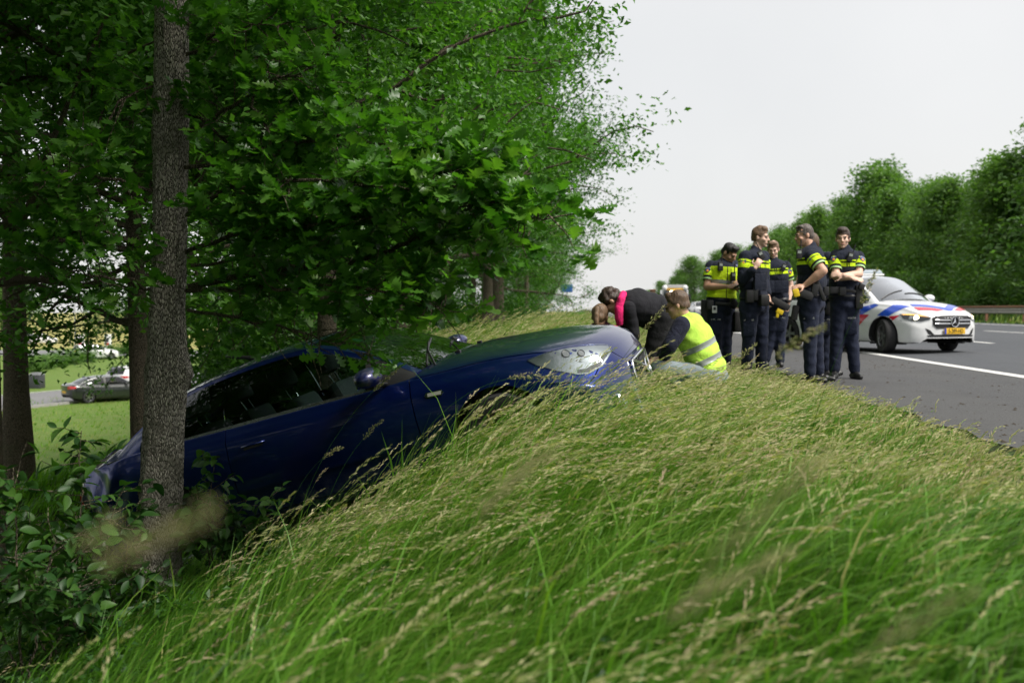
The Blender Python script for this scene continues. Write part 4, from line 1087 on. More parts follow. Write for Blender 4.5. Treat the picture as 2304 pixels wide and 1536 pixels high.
    def interior(s, zf, xd, seats, mat=None, seat_h=.62):
        mb = MB(); hw = s.P['W']/2-.13
        mb.box((.5*(s.P['cab'][0]+s.P['cab'][1]), 0, zf), (s.P['cab'][1]-s.P['cab'][0], 2*hw, .04)); mb.build('floor_pan', DARKIN, s.root)
        d = MB(); d.box((xd, 0, zf+.42), (.34, 2*hw-.02, .3), Matrix.Rotation(R(12),3,'Y')); d.build('dashboard', DARKIN, s.root, bevel=.05)
        sw = MB(); c = Vector((xd-.33, s.P.get('drv', .36), zf+.5)); rm = Matrix.Rotation(R(-66),3,'Y'); pts = [c + rm @ Vector((.18*math.cos(a), .18*math.sin(a), 0)) for a in np.linspace(0, 2*math.pi, 25)]
        sw.tube(pts, .016, 6, cap=False); sw.box(c, (.1,.12,.05), rm); sw.tube([c + rm @ Vector((0,-.17,0)), c + rm @ Vector((0,.17,0))], .018, 6); sw.build('steering_wheel', BLACKP, s.root, 50)
        for (x, y) in seats: s.seat(x, y, zf+.1, mat or SEATM, seat_h)
TS = bpy.data.scenes.new('workbench')
def text_mesh(txt, size, depth=.001):
    cu = bpy.data.curves.new('t', 'FONT'); cu.body = txt; cu.size = size; cu.align_x = 'CENTER'; cu.align_y = 'CENTER'; cu.extrude = depth
    ob = bpy.data.objects.new('t', cu); TS.collection.objects.link(ob); TS.view_layers[0].update(); dg = TS.view_layers[0].depsgraph; me = bpy.data.meshes.new_from_object(ob.evaluated_get(dg), preserve_all_data_layers=False, depsgraph=dg)
    bpy.data.objects.remove(ob); bpy.data.curves.remove(cu); return me

# ---------------------------------------------------------------- the crashed blue coupe
BLUE = paint_mat('dark blue metallic paint', (.0032,.0155,.13), .32, .8, .015, mud=.75)
def blue_car():
    # x, zb, w, zw, wsh, zsh, zc
    st = [(-2.29,.42,.70,.62,.66,.86,.90),(-2.24,.30,.80,.62,.74,.92,.98),(-2.1,.24,.87,.6,.80,.95,1.03),(-1.7,.2,.90,.58,.83,.955,1.05),(-1.32,.19,.91,.57,.83,.95,1.03),(-.6,.18,.91,.56,.825,.925,.95),(.2,.18,.91,.56,.825,.90,.93),(.75,.18,.91,.56,.82,.88,.955),
          (1.0,.18,.91,.57,.81,.865,.955),(1.32,.18,.91,.58,.79,.85,.92),(1.66,.18,.905,.56,.755,.81,.875),(1.90,.18,.885,.54,.71,.755,.825),(2.04,.19,.86,.52,.66,.70,.79),(2.12,.2,.84,.5,.62,.655,.735),(2.165,.22,.81,.48,.58,.62,.69),(2.19,.27,.76,.46,.54,.585,.64),(2.205,.33,.68,.45,.48,.55,.59)]
    P = dict(st=st, marks=[-2.1,-1.32,-.72,.62,.76,1.32,1.82,2.13], W=1.82, fs0=1.2, fsw=.25, fpow=2.3, rs0=-1.5, rsw=.22, arch=[(1.32,.32,.365),(-1.32,.32,.365)], cab=(-1.75,.85), drv=.36,
        G=dict(mid=[(-1.78,.70,.97),(-1.5,.66,1.12),(-1.15,.615,1.25),(-.8,.60,1.305),(-.3,.60,1.325),(-.05,.605,1.31),(.2,.625,1.235),(.5,.67,1.09),(.80,.735,.915)],
               cen=[(-1.78,1.02),(-1.5,1.18),(-1.15,1.31),(-.8,1.365),(-.4,1.385),(-.05,1.37),(.2,1.28),(.5,1.125),(.80,.955)], x0=-1.78, x1=.80, xr0=-.05, xr1=-1.1,
               marks=[-1.66,-1.1,-.72,-.05,.44,.56,.68], win=[(-.72,.44,'side_window'),(-1.45,-.70,'quarter_window')], black=[(.44,.8)], bow=.13))
    root = empty('crashed_car'); c = Car(P, root); c.shell()
    def cls(x, t, z, side):
        sl = ':L' if side > 0 else ':R'
        if x > 1.82 and t < 5.6 : return 'front_bumper' if (t < 3.4 or x > 2.13) else 'front_fender'+sl
        if x > 2.13: return 'front_bumper' if t < 6.9 else 'hood'
        if x > .76:
            if t > 5.95: return 'hood'
            return 'front_fender'+sl
        if -.72 < x < .76:
            if t > 6.4: return None
            if t < 2 and x < .7: return 'sill'+sl
            return 'door'+sl
        if x > -1.72: return 'rear_quarter'+sl if t < 6.4 else None
        if x < -2.1 and z < .62: return 'rear_bumper'
        if t > 6.0: return 'trunk_lid'
        return 'rear_quarter'+sl
    pan = c.split(cls, {'*': BLUE}); c.bvh(); c.under(DARKIN)
    for k, o in pan.items():
        if k.startswith('door'): DR = o
    gh = c.greenhouse({'*': BLUE, 'windscreen': GLASS, 'rear_window': GLASS, 'side_window': GLASS, 'quarter_window': GLASS, 'window_trim': M('bright trim', (.4,.41,.42), .25, 1), 'black_pillar': BLACKP})
    c.interior(.3, .55, [(.05,.38),(.05,-.38),(-.78,.34),(-.78,-.34)], seat_h=.5)
    for x, st_ in ((1.32, R(0)), (-1.32, 0)):
        for y in (.80,-.80): c.wheel(x, y, .32, .21, st_ if x > 0 else 0)
    # black corner sail behind the mirror, belt strip, rub strip, handles
    for sd in (-1, 1):
        dr = (0, -sd, 0); y = sd*1.5
        dpan = pan['door:L' if sd > 0 else 'door:R']
        c.decal('rub_strip', [(-.68,y,.47),(.70,y,.46),(.70,y,.485),(-.68,y,.495)], dr, BLUE, .012, .06, .012, parent=dpan)
        # door handle
        h = MB(); p = c.cast((-.5, y, .78), dr)[0]; h.tube([p+Vector((-.09,-sd*.005,0)), p+Vector((-.07,sd*.03,.002)), p+Vector((0,sd*.038,.003)), p+Vector((.07,sd*.03,.002)), p+Vector((.09,-sd*.005,0))], [.01,.013,.015,.013,.01], 8, squash=.7)
        hd = h.build('door_handle', BLUE, dpan, 60)
        c.decal('handle_recess', [(-.58,y,.755),(-.42,y,.755),(-.42,y,.79),(-.58,y,.79)], dr, BLACKP, .002, .05, parent=dpan)
        # side repeater badge
        rp = c.decal('side_repeater', [(.875,y,.735),(.985,y,.728),(1.0,y,.745),(.985,y,.765),(.875,y,.772),(.86,y,.752)], dr, CHROME, .006, .04, .006)
        if rp: c.decal('repeater_lens', [(.885,y,.742),(.98,y,.735),(.985,y,.757),(.885,y,.764)], dr, M('smoked lens', (.25,.26,.22), .2, coat=1), .009, .04, .002, parent=rp)
        # mirror
        mr = empty('mirror', (.55, sd*.80, .94), (0,0,0), root)
        mm = MB(); mm.ell((0, sd*.18, .05), (.10,.14,.068), n=24, m=14)
        mm.v = [(max(x, -.055), yy, z) for x, yy, z in mm.v]; mm.build('mirror_shell', BLUE, mr, 50)
        mf = MB(); mf.tube([(.03, -sd*.0, -.035), (.01, sd*.06, -.012), (-.01, sd*.16, -.02)], [.03,.024,.03], 8, squash=.55); mf.build('mirror_foot', BLACKP, mr, 60)
        mg = MB(); mg.box((-.058, sd*.17, .045), (.006,.2,.1)); mg.build('mirror_glass', M('mirror glass', (.7,.72,.75), .03, 1), mr, bevel=.002)
        ml = MB(); ml.ell((.035, sd*.215, .02), (.03,.07,.02), n=12, m=8); ml.build('mirror_indicator', M('pale lens', (.6,.5,.42), .15, coat=1), mr, 60)
    # sail pillar / belt corner patch
    # headlights: recessed reflector bowl under a clear lens
    for sd in (-1, 1):
        dd = Vector((-.55, -sd*.62, -.42)).normalized()
        out = [(1.64,.82,.81),(1.76,.78,.82),(1.91,.70,.805),(2.05,.60,.765),(2.12,.50,.715),(2.125,.53,.665),(2.07,.67,.61),(1.99,.76,.59),(1.92,.81,.61),(1.81,.85,.685),(1.70,.85,.765)]
        pl = [(x, sd*y, z) for x, y, z in out]; cen = sum((Vector(p) for p in pl), Vector())/len(pl)
        pl = [Vector(p) - dd*((Vector(p)-cen).dot(dd)) for p in pl]       # flatten onto the lamp plane
        hl = empty('headlight', (0,0,0), (0,0,0), root)
        pg = c.decal('lamp_bowl', pl, dd, REFL, .003, .05, parent=hl)
        c.decal('lamp_lens', pl, dd, LENS, .014, .05, .012, parent=hl)
        inn = [cen + (p-cen)*.93 for p in pl]
        bz = MB(); 
        for f, rr in ((.40,.030),(.62,.026)):
            a = (pl[0]+pl[1])*.5; b = (pl[4]+pl[6])*.5; q = a.lerp(b, f); h = c.cast(q-dd*1, dd)
            if h[0] is not None:
                rot = (-dd).to_track_quat('Z','Y').to_matrix(); bz.lathe([(rr,.006),(rr*.9,.012),(rr*.8,.004),(.001,.002)], h[0], 'z', 20, rot=rot)
        bz.build('projector', M('grey projector', (.15,.155,.16), .5), hl, 50)
        c.decal('lamp_bezel', [inn[5],inn[6],inn[7],inn[8], cen+(pl[8]-cen)*.72, cen+(pl[7]-cen)*.72, cen+(pl[6]-cen)*.74, cen+(pl[5]-cen)*.78], dd, BLACKP, .006, .05, parent=hl)
    # grille: chrome frame, diagonal bar with round emblem, mesh of wires
    fw = (-1, 0, -.05)
    def ring(y0, y1, z0, z1): return [(2.9, y0, z0), (2.9, y1, z0), (2.9, y1*1.04, z1), (2.9, y0*1.04, z1)]
    gr = empty('grille', (0,0,0), (0,0,0), root)
    c.decal('grille_back', ring(-.33,.33,.40,.585), fw, BLACKP, .004, .06, parent=gr)
    def wire(pts, r, mat, nm, par, off=.012):
        mb = MB(); q = []
        for p in pts:
            h = c.cast((3.2, p[0], p[1]), fw)
            if h[0] is not None: q.append(h[0] + Vector((off,0,0)))
        if len(q) > 1: mb.tube(q, r, 6); mb.build(nm, mat, par, 60)
    fr = [(-.34,.40),(-.2,.39),(0,.385),(.2,.39),(.34,.40),(.36,.5),(.345,.59),(.2,.6),(0,.605),(-.2,.6),(-.345,.59),(-.36,.5),(-.34,.40)]
    wire(fr, .009, CHROME, 'grille_frame', gr); 
    for k in range(13):
        y = -.32 + .0533*k; wire([(y-.03,.40),(y+.0,.49),(y+.03,.59)], .0035, M('dark chrome', (.12,.12,.13), .3, .9), 'grille_bar', gr, .008); wire([(y+.03,.40),(y,.49),(y-.03,.59)], .0035, M('dark chrome', (.12,.12,.13), .3, .9), 'grille_bar', gr, .008)
    wire([(-.33,.59),(0,.495),(.33,.40)], .011, CHROME, 'grille_diagonal', gr, .016)
    h = c.cast((3.2,0,.495), fw)[0]; em = MB(); em.lathe([(.052,.018),(.058,.024),(.052,.03),(.04,.03),(.038,.022),(.001,.022)], h, 'x', 28); em.build('emblem', CHROME, gr, 50)
    # lower intake and fog lamps, plate bracket
    c.decal('lower_intake', [(2.9,-.42,.25),(2.9,.42,.25),(2.9,.46,.345),(2.9,-.46,.345)], fw, BLACKP, .004, .06)
    c.decal('plate_panel', [(2.9,-.28,.335),(2.9,.28,.335),(2.9,.28,.385),(2.9,-.28,.385)], fw, BLACKP, .012, .06, .012)
    for sd in (-1, 1):
        dd = (-1, -sd*.45, 0); y = sd*.63
        fg = empty('fog_lamp', (0,0,0), (0,0,0), root); h = c.cast(Vector((2.08,y,.33)) - Vector(dd)*.8, Vector(dd).normalized())
        c.decal('fog_recess', [(2.35, sd*.50,.27),(2.3, sd*.78,.26),(2.28,sd*.8,.36),(2.35,sd*.5,.4)], dd, BLACKP, .003, .06, parent=fg)
        if h[0] is not None:
            rot = Vector((1, sd*.3, 0)).to_track_quat('Z','Y').to_matrix(); f = MB(); f.lathe([(.062,.0),(.066,.02),(.058,.026),(.05,.01),(.001,-.006)], h[0], 'z', 24, rot=rot); f.build('fog_bezel', CHROME, fg, 50)
            f = MB(); f.lathe([(.052,.012),(.03,.017),(.001,.019)], h[0], 'z', 24, rot=rot); f.build('fog_glass', LENS, fg, 60)
    wire([(-.62,.235),(-.45,.225),(-.2,.22),(0,.22),(.2,.22),(.45,.225),(.62,.235)], .016, M('silver lip', (.35,.38,.43), .35, .7), 'front_lip', root, .01)
    lo = MB(); lo.box((2.17,-.47,.30), (.03,.05,.2), Matrix.Rotation(R(8),3,'X')); lo.build('loose_bumper_strip', M('torn silver plastic', (.16,.2,.3), .5), root, bevel=.008)
    # wipers, washer nozzles, antenna, green sticker on the windscreen
    for y0, y1 in ((-.60, .05), (.02, .62)):
        pts = []
        for k in range(7):
            y = y0+(y1-y0)*k/6; x = .80 - .03*k/6*0 - .02; h = c.gtree.ray_cast(Vector((x+.06-.025*k, y, 2)), Vector((0,0,-1)))
            if h[0] is not None: pts.append(h[0] + Vector((0,0,.012)))
        if len(pts) > 2: wv = MB(); wv.tube(pts, .009, 6); wv.tube([pts[0]+Vector((.06,0,-.02)), pts[2]+Vector((.01,0,.012)), pts[4]+Vector((0,0,.012))], .008, 6); wv.build('wiper', BLACKP, root, 60)
    for y in (-.28,.28):
        h = c.cast((.98,y,2),(0,0,-1))[0]; nz = MB(); nz.box(h+Vector((0,0,.006)), (.04,.03,.02)); nz.build('washer_nozzle', BLACKP, root, bevel=.006)
    h = c.gtree.ray_cast(Vector((.3,-.35,2)), Vector((0,0,-1)))[0]
    stk = MB(); stk.lathe([(.001,.0),(.055,.0)], (0,0,0), 'z', 20); so_ = stk.build('windscreen_sticker', M('green sticker', (.05,.32,.16), .4), root); so_.location = h - Vector((.008,0,.012)); so_.rotation_euler = (0, R(28), 0)
    an = MB(); an.tube([(-.75,0,1.37),(-.95,0,1.44),(-1.02,0,1.46)], [.02,.012,.005], 6); an.build('antenna', BLACKP, root, 60)
    # tail lamps, broken
    for sd in (-1,1):
        c.decal('tail_light', [(-2.6,sd*.58,.72),(-2.6,sd*.80,.70),(-2.6,sd*.8,.90),(-2.6,sd*.62,.92)], (1,-sd*.25,0), REDL, .008, .05, .008)
    # crumple the tail
    rg = np.random.default_rng(4)
    for o in root.children_recursive:
        if o.type == 'MESH' and o.name.split('.')[0] in ('trunk_lid','rear_quarter','rear_bumper','tail_light'):
            for v in o.data.vertices:
                f = max(0, min(1, (-1.55 - v.co.x)/.6))
                if f > 0:
                    p = v.co; d = .034*math.sin(p.x*17+p.y*8)*math.sin(p.y*9+p.z*13+1) + .013*math.sin(p.x*33-p.z*21+p.y*17)
                    v.co.x += f*(d*1.2 + .10*(p.y < 0)*(p.z-.5)); v.co.z += f*(d*1.25 - .03); v.co.y += f*d*(1 if p.y > 0 else 1.4)
    return root, c
bcar, bc = blue_car()
bcar.rotation_mode = 'XYZ'
CAR_M = Matrix.Translation((-1.50, 7.72, -.65)) @ Matrix.Rotation(R(-12),4,'Z') @ Matrix.Rotation(R(-17),4,'Y') @ Matrix.Rotation(R(5.5),4,'X')
bcar.matrix_world = CAR_M
tag(bcar, 'dark blue two-door car nose up on the grass bank, its tail crushed under the trees', 'car')
# ---------------------------------------------------------------- hatchback shell shared by the police car and parked cars
def hatch_P(): 
    st = [(-2.19,.45,.72,.7,.66,.98,1.0),(-2.14,.3,.82,.7,.74,1.02,1.04),(-2.0,.24,.87,.66,.8,1.04,1.06),(-1.365,.2,.9,.62,.82,1.03,1.05),(-.5,.19,.9,.6,.82,.99,1.02),(.4,.19,.9,.6,.82,.95,1.0),(.95,.19,.9,.6,.81,.93,1.02),(1.365,.19,.9,.6,.79,.9,.985),(1.75,.19,.89,.58,.76,.84,.93),(2.0,.18,.87,.55,.72,.775,.855),(2.12,.18,.84,.52,.68,.735,.80),(2.18,.19,.81,.5,.64,.70,.76),(2.22,.22,.76,.48,.58,.66,.71),(2.235,.28,.68,.46,.5,.60,.66)]
    return dict(st=st, marks=[-2.0,-1.365,-.62,.42,.98,1.365,1.86,2.15], W=1.8, fs0=1.1, fsw=.26, rs0=-1.5, rsw=.16, arch=[(1.365,.32,.37),(-1.365,.32,.37)], cab=(-1.9,1.0), drv=.36,
        G=dict(mid=[(-2.02,.70,1.05),(-1.85,.66,1.25),(-1.6,.63,1.41),(-1.0,.63,1.46),(-.3,.63,1.475),(.25,.625,1.43),(.5,.65,1.3),(.8,.7,1.12),(1.05,.75,.955)],
               cen=[(-2.02,1.07),(-1.85,1.33),(-1.6,1.49),(-1,1.535),(-.4,1.545),(.25,1.49),(.5,1.365),(.8,1.19),(1.05,1.025)], x0=-2.02, x1=1.05, xr0=.25, xr1=-1.6,
               marks=[-1.62,-.68,-.56,.46,.58,.7,.88], win=[(-.56,.58,'side_window'),(-1.45,-.68,'side_window'),(.70,.88,'quarter_window')], black=[(-.68,-.56),(.58,.70)], bow=.14))
def saloon_P():
    st = [(-2.5,.45,.74,.66,.70,.92,.95),(-2.44,.3,.85,.64,.78,.97,1.02),(-2.2,.24,.91,.62,.82,.99,1.06),(-1.5,.2,.93,.6,.83,.97,1.04),(-.5,.19,.93,.58,.83,.94,.97),(.6,.19,.93,.58,.83,.91,.96),(1.0,.19,.93,.58,.82,.89,.98),(1.5,.19,.93,.58,.8,.87,.95),(2.0,.19,.91,.55,.74,.8,.87),(2.3,.2,.87,.52,.68,.72,.78),(2.42,.24,.8,.5,.58,.64,.69),(2.46,.3,.7,.48,.5,.58,.62)]
    return dict(st=st, marks=[-2.25,-1.5,-.6,.45,1.0,1.5,2.0,2.36], W=1.86, fs0=1.3, fsw=.3, rs0=-1.7, rsw=.2, arch=[(1.5,.33,.375),(-1.5,.33,.375)], cab=(-1.9,1.0), drv=.36,
        G=dict(mid=[(-1.95,.70,.99),(-1.6,.66,1.16),(-1.2,.62,1.29),(-.8,.61,1.35),(-.2,.61,1.38),(.15,.62,1.35),(.5,.66,1.2),(.95,.74,.93)],
               cen=[(-1.95,1.05),(-1.6,1.22),(-1.2,1.36),(-.8,1.42),(-.3,1.44),(.15,1.41),(.5,1.25),(.95,.985)], x0=-1.95, x1=.95, xr0=.15, xr1=-1.15,
               marks=[-1.5,-.62,-.52,.45,.6], win=[(-.52,.6,'side_window'),(-1.5,-.62,'side_window')], black=[(-.62,-.52)], bow=.13))
def hatch_cls(P):
    a0 = P['arch'][0][0]
    def cls(x, t, z, side):
        sl = ':L' if side > 0 else ':R'; m = P['marks']
        if x > m[7]: return 'front_bumper' if t < 6.9 else 'hood'
        if x > m[6] and t < 5.6: return 'front_bumper' if z < .6 else 'front_fender'+sl
        if x > m[4]: return 'hood' if t > 5.95 else 'front_fender'+sl
        if x > m[3]: return None if t > 6.4 else 'front_fender'+sl if x > m[3]+.34 else 'front_door'+sl if t >= 2 else 'sill'+sl
        if x > m[2]: return None if t > 6.4 else ('front_door'+sl if t >= 2 else 'sill'+sl)
        if x > m[1] + .3: return None if t > 6.4 else ('rear_door'+sl if t >= 2 else 'sill'+sl)
        if x > m[0]: return 'rear_quarter'+sl if t < 6.0 else 'tailgate'
        return 'rear_bumper' if z < .7 else 'tailgate'
    return cls
def basic_car(name, P, paint, glass=None, steer=0, seats=True, lamps=True, rimmat=None):
    root = empty(name); c = Car(P, root); c.shell(); c.split(hatch_cls(P), {'*': paint}); c.bvh(); c.under(DARKIN); gl = glass or GLASSD
    c.greenhouse({'*': paint, 'windscreen': gl, 'rear_window': gl, 'side_window': gl, 'quarter_window': gl, 'window_trim': BLACKP, 'black_pillar': BLACKP})
    c.interior(.32, .78 if P['G']['x1'] > 1 else .68, [(.1,.36),(.1,-.36),(-.85,.34),(-.85,-.34)] if seats else [])
    for cx, cz, ra in P['arch']:
        for y in (P['W']/2-.11, -P['W']/2+.11): c.wheel(cx, y, .32, .215, steer if cx > 0 else 0, 5, rimmat)
    W2 = P['W']/2
    for sd in (1,-1):
        dr = (0,-sd,0); y = sd*1.5; mr = empty('mirror', (P['G']['x1']-.33, sd*(W2-.08), 1.0), (0,0,0), root)
        mm = MB(); mm.ell((0, sd*.16, .05), (.085,.125,.075), n=18, m=12); mm.build('mirror_shell', paint, mr, 50)
        mf = MB(); mf.tube([(.02,0,0),(0,sd*.08,.02)], .025, 8); mf.build('mirror_foot', BLACKP, mr, 60)
        for x in (-.42,.0-1.05):
            h = c.cast((x,y,.87), dr)
            if h[0] is not None: p = h[0]; hd = MB(); hd.tube([p+Vector((-.09,-sd*.004,0)), p+Vector((-.06,sd*.03,0)), p+Vector((.06,sd*.03,0)), p+Vector((.09,-sd*.004,0))], [.01,.013,.013,.01], 6); hd.build('door_handle', paint, root, 60)
        rx = P['st'][0][0]
        c.decal('tail_light', [(rx-.4,sd*.52,.78),(rx-.4,sd*.84,.78),(rx-.4,sd*.86,.95),(rx-.4,sd*.55,.93)], (1,-sd*.2,0), REDL, .008, .05, .008)
        c.decal('tail_light_corner', [(rx+.06,y,.79),(rx+.34,y,.83),(rx+.34,y,.93),(rx+.08,y,.94)], dr, REDL, .008, .05, .008)
        if lamps: c.decal('headlight', [(P['st'][-1][0]+.4,sd*.48,.60),(P['st'][-1][0]+.4,sd*.8,.62),(P['st'][-1][0]+.4,sd*.82,.73),(P['st'][-1][0]+.4,sd*.5,.69)], (-1,-sd*.3,0), REFL, .008, .05, .008)
    rx = P['st'][0][0]
    c.decal('rear_plate', [(rx-.4,-.26,.55),(rx-.4,.26,.55),(rx-.4,.26,.66),(rx-.4,-.26,.66)], (1,0,0), PLATEY, .01, .08, .01)
    if lamps: c.decal('grille', [(3,-.4,.42),(3,.4,.42),(3,.44,.58),(3,-.44,.58)], (-1,0,0), BLACKP, .006, .08)
    return root, c
# ---------------------------------------------------------------- police car
PWHITE = paint_mat('police white paint', (.74,.75,.76), .32, 0, .05)
PBLUE = paint_mat('police blue film', (.01,.07,.55), .35); PRED = paint_mat('police red film', (.62,.012,.05), .35)
pcar, pc = basic_car('police_car', hatch_P(), PWHITE, glass_mat('police glass', (.5,.58,.58), .01, 3.2), R(-24), lamps=False, rimmat=M('steel wheel cover', (.2,.2,.21), .4, .8))
def police_detail():
    root, c = pcar, pc
    for sd in (1,-1):
        dr = (0,-sd,0); y = sd*1.5
        def side(nm, poly, mat): c.decal(nm, [(x,y,z) for x,z in poly], dr, mat, .0075 if mat is PRED else .005, .025)
        side('blue_stripe', [(1.22,.70),(1.50,.69),(1.78,.87),(1.60,.90),(1.48,.90)], PBLUE)
        side('red_stripe', [(1.52,.685),(1.74,.705),(1.64,.62),(1.58,.60)], PRED)
        side('blue_stripe', [(1.06,.93),(1.18,.90),(.72,.66),(.2,.62),(.2,.84),(.85,.88)], PBLUE)
        side('red_stripe', [(.62,.72),(1.02,.72),(.56,.34),(.42,.24),(.02,.24),(.12,.36)], PRED)
        side('blue_stripe', [(-.1,.84),(.16,.84),(.16,.62),(-.25,.62)], PBLUE)
        side('blue_stripe', [(-.75,.88),(-.4,.88),(-.8,.45),(-.97,.45)], PBLUE); side('red_stripe', [(-.25,.6),(.1,.6),(-.2,.24),(-.6,.24)], PRED)
        # headlight
        dd = Vector((-.8,-sd*.5,-.1)).normalized(); out = [(1.78,.86,.735),(1.95,.80,.745),(2.08,.70,.725),(2.19,.52,.675),(2.2,.54,.635),(2.13,.68,.60),(2.02,.79,.60),(1.88,.87,.65)]
        pl = [Vector((x,sd*yy,z)) for x,yy,z in out]; cen = sum(pl, Vector())/len(pl); pl = [p - dd*((p-cen).dot(dd)) for p in pl]
        hl = empty('headlight', (0,0,0), (0,0,0), root); c.decal('lamp_housing', pl, dd, BLACKP, .003, .05, parent=hl); c.decal('lamp_lens', pl, dd, LENS, .016, .05, .014, parent=hl)
        c.decal('daytime_strip', [pl[0].lerp(cen,.12), pl[1].lerp(cen,.12), pl[2].lerp(cen,.12), pl[3].lerp(cen,.1), pl[2].lerp(cen,.34), pl[1].lerp(cen,.36), pl[0].lerp(cen,.2)], dd, AMBER, .006, .05, parent=hl)
        q = pl[5].lerp(pl[1], .42); q2 = pl[6].lerp(pl[1], .35)
        for qq in (q, q2):
            h = c.cast(qq-dd, dd)
            if h[0] is not None: lz = MB(); lz.lathe([(.05,.004),(.045,.012),(.001,.016)], h[0], 'z', 18, rot=(-dd).to_track_quat('Z','Y').to_matrix()); lz.build('projector', WARML if qq is q else REFL, hl, 50)
        c.decal('side_vent', [(2.9,sd*.60,.33),(2.9,sd*.74,.36),(2.9,sd*.80,.47),(2.9,sd*.70,.43)], (-1,-sd*.25,0), BLACKP, .005, .05)
    fw = (-1,0,0)
    # hood chevrons
    def top(nm, poly, mat): c.decal(nm, [(x,y,2) for x,y in poly], (0,0,-1), mat, .0075 if mat is PRED else .005, .025)
    top('blue_stripe', [(1.66,-.52),(2.02,.0),(1.66,.52),(1.80,.58),(2.14,.05),(2.14,-.05),(1.80,-.58)], PBLUE)
    top('red_stripe', [(1.84,-.60),(2.12,-.14),(2.12,-.30),(1.97,-.60)], PRED); top('red_stripe', [(1.84,.60),(2.12,.14),(2.12,.30),(1.97,.60)], PRED)
    # grille with twin bars and three-pointed star
    gr = empty('grille', (0,0,0), (0,0,0), root)
    c.decal('grille_mesh', [(3,-.46,.53),(3,-.38,.47),(3,.38,.47),(3,.46,.53),(3,.47,.655),(3,.40,.69),(3,-.40,.69),(3,-.47,.655)], fw, BLACKP, .004, .05, parent=gr)
    def wire(pts, r, mat, nm, par, off=.012, sq=None):
        mb = MB(); q = []
        for p in pts:
            h = c.cast((3.2, p[0], p[1]), fw)
            if h[0] is not None: q.append(h[0] + Vector((off,0,0)))
        if len(q) > 1: mb.tube(q, r, 6, squash=sq); mb.build(nm, mat, par, 60)
    for z in (.615,.55):
        for s_ in (1,-1): wire([(s_*(.1+.34*k/5), z) for k in range(6)], .016, CHROME, 'grille_bar', gr)
    wire([(-.46,.53),(-.38,.47),(0,.465),(.38,.47),(.46,.53),(.47,.655),(.40,.69),(0,.695),(-.40,.69),(-.47,.655),(-.46,.53)], .009, BLACKP, 'grille_frame', gr)
    h = c.cast((3.2,0,.585), fw)[0] + Vector((.02,0,0)); st = MB(); st.lathe([(.098,0),(.104,.008),(.098,.016),(.088,.012),(.09,0)], h, 'x', 32, cap=False)
    for k in range(3):
        a = R(90+120*k); tip = h + Vector((.012, .092*math.cos(a), .092*math.sin(a)))
        l, r_ = (h + Vector((.006, .02*math.cos(a+s_*R(60)), .02*math.sin(a+s_*R(60)))) for s_ in (1,-1)); st.add([tip, l, r_, h+Vector((.022,0,0)), h], [(0,3,1),(0,2,3),(0,1,4),(0,4,2)])
    st.build('star_emblem', CHROME, gr, 30)
    bk = MB(); bk.lathe([(.001,.002),(.09,.002)], h, 'x', 28); bk.build('emblem_disc', BLACKP, gr)
    # number plate
    h = c.cast((3.2,0,.415), fw)[0]; np_ = empty('number_plate', h + Vector((.022,0,0)), (0,0,0), root)
    b = MB(); b.box((0,0,0), (.012,.52,.11)); b.build('plate', PLATEY, np_, bevel=.003)
    b = MB(); b.box((.0075,-.238,0), (.003,.042,.106)); b.build('country_strip', M('plate blue', (.01,.05,.4), .4, var=.03), np_)
    tm = text_mesh('S-289-HD', .112); to = link('plate_text', tm, np_, M('plate black', (.01,.01,.01), .5, var=0)); to.rotation_euler = (R(90),0,R(90)); to.location = (.0085,.02,-.002); to.scale = (.82,1,1)
    c.decal('lower_intake', [(3,-.50,.245),(3,.50,.245),(3,.58,.335),(3,.44,.35),(3,-.44,.35),(3,-.58,.335)], fw, BLACKP, .008, .03)
    wire([(-.62,.225),(-.4,.21),(0,.205),(.4,.21),(.62,.225)], .02, PWHITE, 'splitter', root, .0, .6)
    # roof light bar
    lb = empty('light_bar', (-.16,0,1.515), (0,0,0), root)
    b = MB(); b.box((0,0,.035), (.3,.98,.03)); b.build('bar_base', PWHITE, lb, bevel=.01)
    b = MB(); b.box((0,0,.095), (.27,.96,.08), taper=.86); b.build('bar_lens', M('pale blue lens', (.45,.52,.58), .12, var=.1, coat=1, trans=.3), lb, bevel=.02)
    b = MB(); b.box((0,0,.0), (.1,.8,.06)); b.build('bar_foot', BLACKP, lb)
    b = MB(); b.box((.02,0,.144), (.2,.3,.012)); b.build('bar_cap', BLACKP, lb, bevel=.004)
    wp = MB()
    for y0, y1 in ((-.6,.02),(.0,.6)):
        pts = []
        for k in range(6):
            hh = c.gtree.ray_cast(Vector((1.04-.02*k, y0+(y1-y0)*k/5, 2)), Vector((0,0,-1)))
            if hh[0] is not None: pts.append(hh[0]+Vector((0,0,.012)))
        if len(pts) > 1: wp = MB(); wp.tube(pts, .009, 5); wp.build('wiper', BLACKP, root, 60)
police_detail()
fdir = R(-62)                      # heading of the nose
pcar.location = (5.62, 20.4, .02); pcar.scale = (.97,.97,.97); pcar.rotation_euler = (0, R(-.3), fdir)
tag(pcar, 'white police car with red and blue stripes standing on the edge line', 'car')

